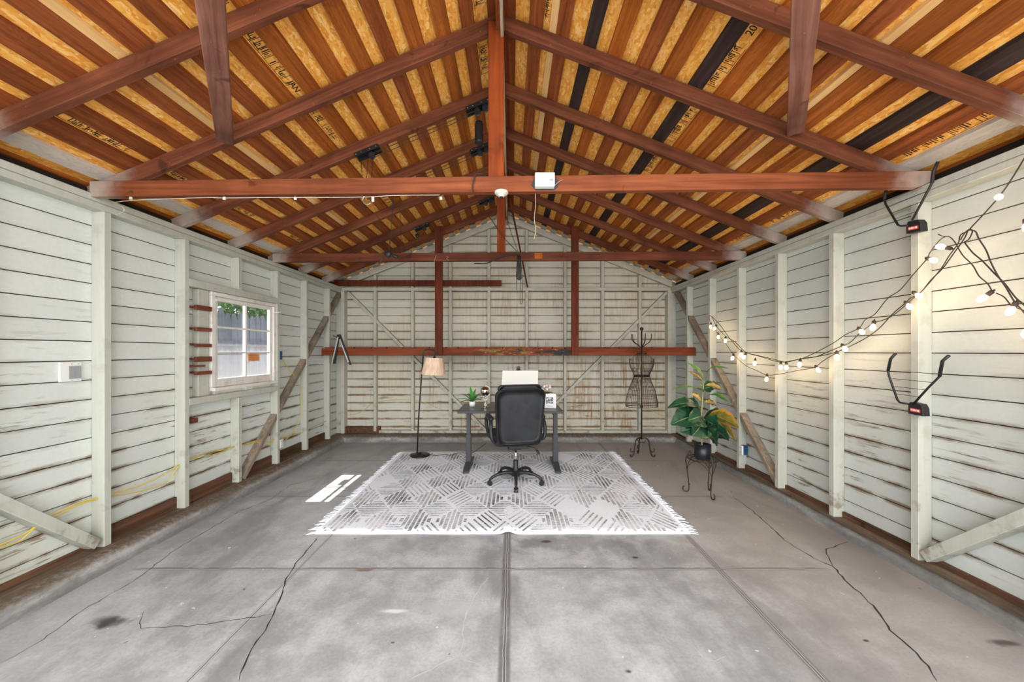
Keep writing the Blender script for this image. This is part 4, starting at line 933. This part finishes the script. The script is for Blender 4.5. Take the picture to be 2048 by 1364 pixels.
def leaf(base, tip, dyb, dyt, w, arch, mat, twist=0.0, cup=.25, sag=0.0):
    w *= 1.45 if mat in ('lf_dark', 'lf_var') else 1.2
    """base, tip: places on the plant; w half width; arch lifts the middle; twist turns the blade about its axis"""
    a = PX(*base, dyb); b = PX(*tip, dyt); ax = (b-a); L = ax.length; t = ax.normalized()
    up = Vector((0, 0, 1)); side = t.cross(up); side = side.normalized() if side.length > .05 else Vector((0, 1, 0)); nrm = side.cross(t).normalized()
    side, nrm = side*math.cos(twist)+nrm*math.sin(twist), nrm*math.cos(twist)-side*math.sin(twist)
    def fn(u, v):
        if u < .16: wd = .0035+.002*u
        else: q = (u-.16)/.84; wd = w*max(0.0, math.sin(math.pi*min(1, q*.96+.02)**.82))**.85+.001
        s = (v-.5)*2; p = a.lerp(b, u)+nrm*(arch*math.sin(math.pi*u)*L)-up*(sag*u*u*L)
        return p+side*s*wd+nrm*(abs(s)*cup*wd+.006*math.sin(u*24+s*2)*abs(s)*min(1, wd*20))
    MB().grid(fn, 20, 8).build('leaf', M[mat], pl, local=True, smooth=True)
H_ = math.pi/2
leaf((682, 440), (556, 308), 0, -.05, .026, .10, 'lf_mid', .9)
leaf((680, 430), (700, 380), 0, 0, .012, .0, 'lf_mid', .6)
leaf((684, 430), (848, 348), 0, .04, .022, .28, 'lf_mid', .5)
leaf((672, 440), (565, 368), 0, .1, .016, .12, 'lf_tan', .7)
leaf((668, 500), (452, 492), 0, -.02, .018, .08, 'lf_mid', .35)
leaf((668, 470), (806, 500), 0, -.10, .045, .12, 'lf_tan', .8)
leaf((664, 500), (760, 470), 0, -.03, .05, .05, 'lf_dark', 1.1)
leaf((662, 600), (578, 528), 0, -.08, .035, .1, 'lf_tan', 1.0)
leaf((660, 590), (764, 616), 0, -.12, .04, .12, 'lf_tan', .8)
leaf((664, 575), (848, 590), 0, .08, .030, .22, 'lf_mid', .4)
leaf((660, 640), (450, 590), 0, .05, .035, .15, 'lf_mid', .55)
leaf((657, 660), (414, 632), 0, -.10, .052, .22, 'lf_dark', .55)
leaf((656, 690), (520, 640), 0, .06, .07, .1, 'lf_dark', 1.0)
leaf((655, 700), (438, 752), 0, -.14, .085, .16, 'lf_dark', .75)
leaf((655, 715), (590, 830), 0, -.16, .085, .14, 'lf_dark', 1.1)
leaf((657, 715), (770, 790), 0, -.10, .075, .18, 'lf_dark', 1.0)
leaf((660, 705), (925, 772), 0, -.04, .072, .20, 'lf_var', .85)
leaf((658, 735), (540, 790), 0, .12, .07, .1, 'lf_dark', .9)
leaf((658, 790), (852, 868), 0, -.13, .078, .20, 'lf_dark', .75)
leaf((660, 740), (905, 870), 0, .10, .03, .25, 'lf_var', .4)
leaf((657, 800), (610, 830), 0, -.06, .05, .1, 'lf_dark', .9)
leaf((657, 640), (600, 700), 0, .1, .06, .1, 'lf_var', .9)

# =================================================================== STRING LIGHTS on the right wall
sl = thing('string_lights', 'dark cord of warm glowing clear bulbs draped along the right wall', 'string lights', (2.49, 2.8, 1.6))
XS = 2.49
A = lambda px, py, dx=0: atX(px, py, XS+dx)
m = MB()
def cord(pts, r=.0032, dx=0, n=5): m.tube([A(*p, dx) for p in pts], r, 6, smooth_pts=n)
cord([(2092, 245), (2048, 318), (2000, 391), (1935, 463)], .0032)
cord([(1935, 463), (1921, 470), (1916, 487), (1898, 512), (1880, 540), (1843, 583), (1827, 596), (1790, 628), (1767, 640), (1748, 646), (1722, 664), (1700, 685), (1684, 692), (1660, 702), (1630, 714), (1600, 718), (1572, 724), (1545, 718), (1512, 710), (1491, 704), (1470, 684), (1451, 672), (1432, 651), (1424, 634), (1419, 631)])
cord([(1935, 463), (1928, 478), (1905, 510), (1886, 536), (1862, 560), (1842, 584), (1820, 597), (1812, 605), (1785, 628), (1760, 655), (1735, 674), (1705, 690), (1673, 704), (1640, 712), (1605, 717), (1561, 724), (1520, 713), (1484, 702), (1462, 680), (1440, 650), (1424, 633)], dx=.012)
cord([(1419, 631), (1418, 636), (1422, 646), (1436, 668), (1451, 687), (1467, 709), (1490, 730), (1515, 742), (1534, 750), (1560, 748), (1595, 741), (1628, 735), (1646, 722), (1672, 706)], .0028)
cord([(1855, 517), (1830, 545), (1800, 580), (1775, 597), (1750, 628), (1730, 640), (1718, 656), (1690, 670), (1665, 687), (1625, 708), (1600, 719)], .0028, .006)
cord([(1855, 516), (1862, 502), (1880, 480), (1895, 473), (1908, 482), (1925, 510), (1945, 530), (1958, 552), (1975, 567), (1984, 582)], .0028)
cord([(1876, 468), (1884, 472), (1895, 473)], .0025)
cord([(1940, 460), (1951, 463), (1958, 478), (1972, 500), (1982, 525), (1995, 550), (2012, 575), (2028, 602), (2048, 625), (2070, 650)])
cord([(1930, 486), (1945, 505), (1965, 522), (1990, 548), (2010, 568), (2031, 595), (2050, 612), (2070, 640)], dx=.01)
cord([(1992, 586), (2008, 594), (2020, 608), (2032, 615), (2050, 622)], .0028)
cord([(1921, 480), (1928, 468), (1938, 459), (1945, 462), (1938, 478), (1928, 484)], .003)
m.build('cord', M['rope'], sl, smooth=True)
BULBS = [(1422,647,1421,656),(1433,651,1428,659),(1436.6,668,1437,676),(1451,675,1450.7,684),(1467,709,1464,719),(1483,702,1481.5,712),(1491.5,707,1487,716),(1510.5,718.5,1509,729),(1534,750,1532.6,762),(1561.6,725.6,1561.3,737),(1572.4,726,1573,738),(1600.4,719.7,1598.8,732.5),(1631.7,733,1641,746),
 (1673.4,704.5,1675,718),(1684.7,690,1694,703),(1717.6,656.3,1728,669),(1748,643,1745.5,655),(1812,605,1824.5,618.5),(1828,585,1847,597.5),(1855,516.5,1875,523),(1900.5,497,1882,493.5),(1983,584,1960,600),(2031.6,606,2023,619),(1998,392,1998,400),(2052,440,2054,455),(2058,650,2052,668)]
for i, (ax, ay, bx, by) in enumerate(BULBS):
    a = A(ax, ay); b = A(bx, by, -.012); d = (b-a).normalized()
    if i == 23: d = Vector((-.75, -.55, -.35)).normalized()
    q = d.to_track_quat('Z', 'Y').to_matrix()
    so = MB().lathe([(.008, -.006), (.011, -.004), (.0115, .018), (.009, .020)], c=a, n=10, mat=q).lathe([(.004, -.016), (.006, -.005)], c=a, n=6, mat=q).build('lamp_socket', M['rope'], sl, smooth=True)
    MB().lathe([(.006, .018), (.009, .023), (.0145, .036), (.0155, .046), (.013, .057), (.007, .064), (.001, .066)], c=a, n=12, mat=q).build('bulb', M['bulb'], so, smooth=True)
    ld = bpy.data.lights.new('bulb_light', 'POINT'); ld.energy = .30; ld.color = (1, .70, .40); ld.shadow_soft_size = .03
    lo = bpy.data.objects.new('bulb_light', ld); link(lo); lo.parent = sl; lo.location = a+d*.05-sl.location+Vector((-.03, 0, 0))

# =================================================================== WALL RACKS (fold-up, right wall)
def rack(label, br, larm, rarm, wires, tilt):
    c = atX(*br, 2.52); o = thing('folding_wall_rack', label, 'wall rack', c, 0, 'folding racks on the first stud of the right wall')
    B = lambda p, x=2.50: atX(p[0], p[1], x)
    m = MB(); a0 = B((br[0]-14, br[1]-11+tilt)); a1 = B((br[0]+14, br[1]-11-tilt)); a2 = B((br[0]+16, br[1]+11-tilt)); a3 = B((br[0]-14, br[1]+11+tilt))
    m.prism([a0.lerp(a1, .12)+Vector((0,0,.006)), a1.lerp(a0, .15)+Vector((0,0,.006)), a1.lerp(a2, .25), a2, a3, a0.lerp(a3, .2)], (.045, 0, 0)); m.build('bracket', M['blackm'], o, bevel=.003)
    m = MB(); p = lambda u, v: a0.lerp(a1, u).lerp(a3.lerp(a2, u), v)+Vector((-.0015, 0, 0))
    m.prism([p(.16, .42), p(.84, .42), p(.84, .74), p(.16, .74)], (.002, 0, 0)); lb = m.build('red_label', M['red'], o)
    m = MB(); k = .22
    while k < .78:
        e = lambda u, v: p(u, v)+Vector((-.001, 0, 0)); m.prism([e(k, .50), e(k+.05, .50), e(k+.04, .66), e(k, .66)], (.001, 0, 0)); k += .085
    m.build('label_lettering', M['white'], lb)
    for arm, w in ((larm, 3), (rarm, 3)):
        pts = [B(q, 2.50) for q in arm]; MB().tube(pts, .0062, 8).build('arm', M['black'], o, smooth=True)
        MB().tube(pts[-w:], .0085, 8).build('rubber_sleeve', M['blackm'], o, smooth=True)
    m = MB()
    for q, r_ in wires: m.tube([B(q), B(r_)], .0018, 5)
    m.build('cross_wire', M['black'], o)
rack('black folding rack high on the right wall stud at the end of the tie beam', (1826, 454), [(1816, 451), (1802, 452), (1796, 450), (1771, 408), (1769, 399), (1771, 385), (1774, 375)], [(1824, 441), (1845, 402), (1864, 366), (1867, 343), (1876, 323)],
     [((1772, 403), (1862, 364)), ((1777, 414), (1853, 383)), ((1785, 426), (1842, 404)), ((1792, 437), (1832, 423))], 3)
rack('black folding rack low on the right wall, below the string lights', (1830, 819), [(1816, 808), (1800, 805), (1795, 800), (1778, 752), (1776, 742), (1781, 718), (1791, 707)], [(1827, 808), (1855, 777), (1879, 753), (1885, 722), (1898, 711)],
     [((1779, 742), (1880, 748)), ((1784, 757), (1865, 765)), ((1789, 773), (1852, 780)), ((1795, 788), (1838, 794))], -3)

# =================================================================== YELLOW CABLE on the left wall
yc = thing('yellow_cable', 'loose yellow electrical cable running low through the left wall studs', 'cable', (-2.77, 3, .8))
m = MB(); Lx = lambda px, py, x=-2.772: atX(px, py, x)
for dz, off in ((0, 0), (6, .012)):
    m.tube([Lx(-40, 1112+dz), Lx(0, 1090+dz), Lx(40, 1072+dz*1.6), Lx(64, 1058+dz*.4), Lx(90, 1036+dz), Lx(125, 1020+dz), Lx(160, 1005+dz*.6), Lx(197, 995+dz*.4), Lx(232, 985+dz), Lx(290, 968+dz*2), Lx(335, 945+dz*3), Lx(355, 930+dz), Lx(385, 915+dz*.6), Lx(420, 903+dz*1.3), Lx(445, 900+dz*.6), Lx(471, 892), Lx(492, 888+dz*.3), Lx(517, 881+dz*.5), Lx(540, 884+dz), Lx(549, 878), Lx(575, 873), Lx(606, 864), Lx(630, 852), Lx(652, 842)], .0042, 6, smooth_pts=5)
m.tube([Lx(565, 718), Lx(575, 735), Lx(588, 751), Lx(597, 765), Lx(602, 790), Lx(603, 815), Lx(598, 840), Lx(588, 862), Lx(575, 876), Lx(562, 886), Lx(549, 890)], .0045, 6, smooth_pts=5)
m.build('cable', M['yellow'], yc, smooth=True)
o = MB().tube([atY(x_, y_, 5.985) for x_, y_ in ((688, 830), (710, 828), (728, 820), (745, 806), (765, 802), (800, 799), (835, 802), (855, 807), (872, 815), (890, 822))], .0032, 6, smooth_pts=5).build('cable', M['yellow'], smooth=True)
tag(o, 'thin yellow cable stapled low across the left part of the back wall', 'cable')
o = MB().tube([atY(x_, y_, 5.985) for x_, y_ in ((1205, 818), (1230, 822), (1255, 817), (1275, 825), (1300, 820), (1325, 832), (1342, 828))], .0032, 6, smooth_pts=5).build('cable', M['yellow'], smooth=True)
tag(o, 'thin yellow cable on the back wall behind the wire dress form', 'cable')

# =================================================================== BOXES AND OUTLETS
def ebox(name, label, cat, c, sx, sy, sz, mat, extra=None, group=None):
    o = thing(name, label, cat, c, 0, group); MB().box((-sx/2, -sy/2, -sz/2), (sx/2, sy/2, sz/2)).build('box', mat, o, local=True, bevel=.004)
    if extra: extra(o)
    return o
def outlet_face(sg):
    def f(o):
        MB().box((-.02*sg, -.03, -.05), (-.038*sg, .03, .05)).build('cover_plate', M['white'], o, local=True, bevel=.003)
        m = MB()
        for z in (-.024, .024):
            for y in (-.008, .008): m.box((-.038*sg, y-.0015, z-.006), (-.0388*sg, y+.0015, z+.006))
        m.build('slot', M['black'], o, local=True)
    return f
c = Lx(563, 713, -2.74); ebox('junction_box', 'small blue electrical junction box on the stud right of the window', 'electrical box', (WL-.035, 4.306+.047+.024, 1.365), .07, .046, .10, M['blue'])
c = Lx(564, 901, -2.76); ebox('wall_outlet', 'blue and white outlet box low on the left wall under the yellow cable', 'outlet', (WL-.035, 4.385, .32), .06, .055, .10, M['blue'], outlet_face(-1))
ebox('wall_outlet', 'blue and white outlet box low on the right wall behind the potted plant', 'outlet', (WR+.035, 4.12, .315), .06, .055, .10, M['blue'], outlet_face(1))
o = thing('utility_panel', 'square white plate with a grey two-part insert on the near left wall', 'panel', (BL, 2.352, 1.28))
MB().box((.0, -.058, -.061), (.012, .058, .061)).build('plate', M['white'], o, local=True, bevel=.002)
MB().box((.012, -.012, -.044), (.016, .016, .038)).box((.012, .020, -.044), (.016, .052, .038)).build('grey_insert', M['grey'], o, local=True)
m = MB()
for y, z in ((.004, .05), (.04, .05), (.004, -.053), (.04, -.053)): m.lathe([(.003, .011), (.003, .0135)], c=(0, y, z), axis='X', n=8)
m.build('screw', M['steel'], o, local=True)
c = Lx(387, 841, -2.78); o = MB().box((BL+.001, c.y-.03, c.z-.02), (BL+.05, c.y+.03, c.z+.02)).build('wood_block', M['cleat'], bevel=.002); tag(o, 'small orange brown wood block on the left wall below the window', 'wood block')

# =================================================================== ON THE NEARER TIE BEAM
yT = 2.335
o = thing('opener_receiver', 'small white box on a dark plate on the tie beam, right of the king post', 'receiver box', (.205, yT, 2.475))
m = MB(); m.prism([(-.085, -.004, -.015), (-.06, -.004, .035), (.07, -.004, .035), (.09, -.004, .0), (.085, -.004, -.03), (.06, -.004, -.048), (-.055, -.004, -.048)], (0, .006, 0)); m.build('mounting_plate', M['blackm'], o, local=True)
MB().box((-.062, -.045, -.042), (.060, -.004, .045)).build('cover', M['white'], o, local=True, bevel=.004)
MB().box((.025, -.0455, -.008), (.05, -.0445, -.004)).box((.03, -.0455, .0), (.05, -.0445, .003)).build('marking', M['black'], o, local=True)
MB().tube([(.058, -.02, -.03), (.09, -.015, 0), (.12, 0, .018), (.145, .01, .0), (.14, 0, -.03)], .0022, 5, smooth_pts=4).tube([(-.055, .03, -.05), (-.053, .05, -.12), (-.06, .07, -.20), (-.05, .08, -.28), (-.062, .09, -.33)], .0022, 5, smooth_pts=4).build('wire', M['pale'], o, local=True, smooth=True)
o = thing('lamp_holder', 'round white porcelain lamp holder under the nearer tie beam at the king post', 'lamp holder', (-.068, 2.355, 2.415))
MB().lathe([(.044, .012), (.044, .002), (.034, -.008), (.020, -.015), (.018, -.022)], n=28).build('porcelain_base', M['porc'], o, local=True, smooth=True)
MB().lathe([(.013, -.021), (.013, -.026)], n=16).build('contact', M['black'], o, local=True)
o = thing('white_wire', 'thin white wire pinned along the lower edge of the nearer tie beam', 'wire', (-1.5, yT, 2.41))
yf = lambda px: 2.329-.022*((px-CX)/F*2.35)
MB().tube([atY(x_, y_, yf(x_)) for x_, y_ in ((226, 405), (262, 401), (330, 398), (420, 395), (450, 396), (540, 395), (640, 395), (735, 394), (790, 391), (880, 390))], .0019, 5, smooth_pts=3).tube([atY(x_, y_, yf(x_)) for x_, y_ in ((232, 408), (245, 414), (248, 422), (236, 428))], .0016, 5, smooth_pts=3).build('wire', M['porc'], o, smooth=True)
for x_ in (262, 449, 591, 746, 882): p = atY(x_, 397, yf(x_)-.003); MB().box((p.x-.008, p.y-.006, p.z-(.022 if x_ == 746 else .009)), (p.x+.008, p.y+.004, p.z+.010)).build('clip', M['porc'], o, bevel=.002)
o = MB().tube([Vector((-.245, 2.331, 2.418)), Vector((-.248, 2.327, 2.45)), Vector((-.238, 2.329, 2.50)), Vector((-.228, 2.34, 2.532)), Vector((-.20, 2.36, 2.538)), Vector((-.18, 2.42, 2.56))], .0045, 6, smooth_pts=4).build('black_strap', M['rope'], smooth=True); tag(o, 'black cord looped around the nearer tie beam just left of the king post', 'cord')

# =================================================================== HOISTS under the left rafters
def hoist(k, pts, label, rope_drop):
    """brackets at pixel places along rafter k; ropes run between them under the rafter"""
    yk = 2.41+.61*k
    def onraf(px): 
        Y = yk+.02
        for _ in range(4): X = (px-CX)/F*Y; Y = yk+.022-.022*X
        return Vector((X, Y, zb_(X, -.10)))
    o = thing('bike_hoist', label, 'hoist', onraf(pts[0]), 0, 'pulley hoists under the left rafters')
    ax = Vector((1, -.022, SL)).normalized(); dn = Vector((SL, 0, -1)).normalized()
    for i, px in enumerate(pts):
        c = onraf(px); m = MB()
        m.beam(c-ax*.105+dn*.002, c+ax*.105+dn*.002, (0, .085, 0), dn*.004).beam(c-ax*.105+dn*.016+Vector((0, -.042, 0)), c+ax*.105+dn*.016+Vector((0, -.042, 0)), (0, .004, 0), dn*.032).beam(c-ax*.105+dn*.016+Vector((0, .042, 0)), c+ax*.105+dn*.016+Vector((0, .042, 0)), (0, .004, 0), dn*.032)
        b = m.build('bracket', M['black'], o); m = MB()
        for s in (-.09, -.045, .03, .085): q = c+ax*s+dn*.018+Vector((0, -.044, 0)); m.lathe([(.004, -.003), (.003, 0)], c=q, axis='Y', n=8)
        m.build('bolt', M['steel'], b)
        for s in ((.02,) if i == 0 else (-.02, .05)):
            q = c+ax*s+dn*.05; m = MB(); m.lathe([(.026, -.012), (.018, -.006), (.018, .006), (.026, .012)], c=q, axis='Y', n=18)
            m.beam(q-dn*.05+Vector((0, -.016, 0)), q+dn*.012+Vector((0, -.016, 0)), ax*.03, (0, .003, 0)).beam(q-dn*.05+Vector((0, .016, 0)), q+dn*.012+Vector((0, .016, 0)), ax*.03, (0, .003, 0)); m.build('pulley', M['blackm'], o)
    a, b = onraf(pts[0]), onraf(pts[1]); MB().tube([a+ax*.04+dn*.035, b-ax*.04+dn*.035], .0032, 5).tube([a+ax*.04+dn*.07, b-ax*.04+dn*.06], .0028, 5).build('rope', M['rope'], o)
    m = MB()
    for j, (dx, L, swing) in enumerate(rope_drop):
        q = a+ax*dx+dn*.06; m.tube([q, q+Vector((swing*.4, 0, -L*.5)), q+Vector((swing, 0, -L))], .0026, 5, smooth_pts=3)
    m.build('rope', M['rope'], o, smooth=True)
    return o, a, ax, dn
h, a, ax, dn = hoist(1, (735, 955), 'black pulley hoist under the rafter nearest the king post top', ((-.02, .34, -.03), (.03, .36, -.05), (-.085, .30, .04)))
MB().lathe([(.035, -.10), (.036, -.09), (.036, .05), (.03, .07)], c=atY(958, 262, 3.05), n=18).build('cord_housing', M['black'], h, smooth=True)
p = a+Vector((-.02, 0, -.36)); MB().tube([p, p+Vector((-.02, 0, -.05)), p+Vector((.01, 0, -.085)), p+Vector((.05, 0, -.07))], .004, 6, smooth_pts=4).build('hook', M['steel'], h, smooth=True)
h, a, ax, dn = hoist(2, (787, 960), 'black pulley hoist partly behind the nearer tie beam, its hook block hanging lower', ((-.02, .68, -.06), (.04, .66, .02), (-.03, .70, -.04)))
p = a+Vector((-.055, 0, -.70)); m = MB(); m.lathe([(.028, -.02), (.034, -.01), (.034, .01), (.028, .02)], c=p, axis='Y', n=18).tube([p, p+Vector((.06, 0, -.02)), p+Vector((.10, 0, -.035))], .014, 8); m.build('hook_block', M['blackm'], h, smooth=True)
MB().tube([p, p+Vector((-.04, 0, -.02)), p+Vector((-.08, 0, -.09)), p+Vector((-.10, 0, -.075))], .006, 6, smooth_pts=4).build('hook', M['wire'], h, smooth=True)
h, a, ax, dn = hoist(4, (843, 972), 'black pulley hoist farthest back, near the gable end', ((-.06, .12, -.01), (.0, .06, 0)))
MB().lathe([(.012, -.018), (.026, -.01), (.026, .01), (.012, .018)], c=a+dn*.10-ax*.10, axis='Y', n=16).tube([a+dn*.10-ax*.10, a+Vector((-.1, 0, -.27)), a+Vector((-.085, 0, -.285)), a+Vector((-.06, 0, -.28))], .003, 5, smooth_pts=3).build('hook', M['black'], h, smooth=True)
# cords running from the ridge hoist down to the bundle on the farther tie beam
cb_ = thing('cord_bundle', 'black coiled cord bundle hanging from the farther tie beam', 'cord bundle', (.08, 4.16, 2.4))
T4 = lambda px, py, Y=4.15: atY(px, py, Y)
MB().tube([T4(973, 425), T4(1008, 476), T4(1034, 503)], .004, 6).tube([T4(1010, 425), T4(1022, 465), T4(1036, 503)], .003, 6).tube([T4(948, 527), T4(975, 526), T4(1000, 515), T4(1015, 511), T4(1040, 509)], .006, 6, smooth_pts=5).build('cord', M['rope'], cb_, smooth=True)
m = MB()
for i in range(7): dx = (i-3)*1.6; m.tube([T4(1038+dx*.6, 512, 4.145), T4(1038+dx*.8, 524, 4.14), T4(1038+dx*1.1, 545), T4(1038+dx, 556), T4(1039, 560), T4(1038-dx*.4, 552), T4(1038-dx*.5, 530)], .0042, 5, smooth_pts=3)
m.build('coil', M['black'], cb_, smooth=True)
MB().tube([T4(1034, 524), T4(1042, 526)], .016, 8).build('wrap', M['black'], cb_, smooth=True)
MB().tube([T4(1033, 540), T4(1033, 578), T4(1034, 580)], .0032, 5).tube([T4(1041, 545), T4(1040, 600), T4(1042, 608), T4(1045, 600), T4(1044, 548)], .0032, 5, smooth_pts=3).build('loop', M['rope'], cb_, smooth=True)
o = MB().box(atY(1069, 517.5, 4.16), atY(1126, 506, 4.165)).build('patch_board', M['b2']); tag(o, 'short orange wood patch nailed on the front of the farther tie beam', 'board')
m = MB()
for a_, b_ in (((868, 524), (872, 511)), ((886, 522), (892, 522)), ((892, 513), (897, 514)), ((897, 514), (893, 518)), ((893, 518), (898, 521)), ((906, 513), (912, 513)), ((912, 513), (906, 520)), ((906, 520), (914, 521))): m.tube([atY(*a_, 4.184), atY(*b_, 4.184)], .0022, 4)
o = m.build('chalk_marks', M['pale']); tag(o, 'pale chalk numbers scrawled on the farther tie beam', 'chalk marks')
# folding leg bracket hung at the left end of the shelf
fb_ = thing('folding_stand', 'black topped folding metal stand hanging at the left end of the shelf beam', 'stand', (-2.35, 5.25, 1.6))
Q = lambda px, py, Y=5.265: atY(px, py, Y)
MB().tube([Q(678, 669), Q(678, 678)], .018, 8).tube([Q(675, 672), Q(682, 672)], .02, 8).tube([Q(666, 671), Q(674, 675)], .006, 6).build('hinge', M['black'], fb_, smooth=True)
MB().beam(Q(677, 672), Q(669, 727), (.028, 0, 0), (0, .02, 0)).build('leg', M['black'], fb_); MB().beam(Q(676, 674, 5.248), Q(664, 728, 5.248), (.018, 0, 0), (0, .012, 0)).build('leg', M['steel'], fb_)
MB().beam(Q(681, 672), Q(701, 730), (.022, 0, 0), (0, .02, 0)).build('leg', M['black'], fb_); MB().beam(Q(681, 682, 5.248), Q(697, 724, 5.248), (.014, 0, 0), (0, .012, 0)).build('leg', M['steel'], fb_)

leaf((658, 790), (770, 905), 0, -.16, .070, .15, 'lf_dark', 1.15)
leaf((658, 780), (856, 850), 0, -.06, .060, .18, 'lf_dark', 1.15)
leaf((656, 770), (505, 800), 0, -.10, .060, .15, 'lf_dark', 1.1)
leaf((657, 690), (560, 720), 0, -.17, .075, .15, 'lf_dark', 1.15)
leaf((656, 650), (500, 600), 0, .02, .055, .15, 'lf_dark', 1.0)
leaf((658, 700), (840, 720), 0, .05, .060, .15, 'lf_dark', .9)
leaf((657, 740), (700, 840), 0, -.15, .075, .12, 'lf_dark', 1.2)
leaf((664, 520), (640, 470), 0, -.04, .035, .1, 'lf_mid', 1.0)
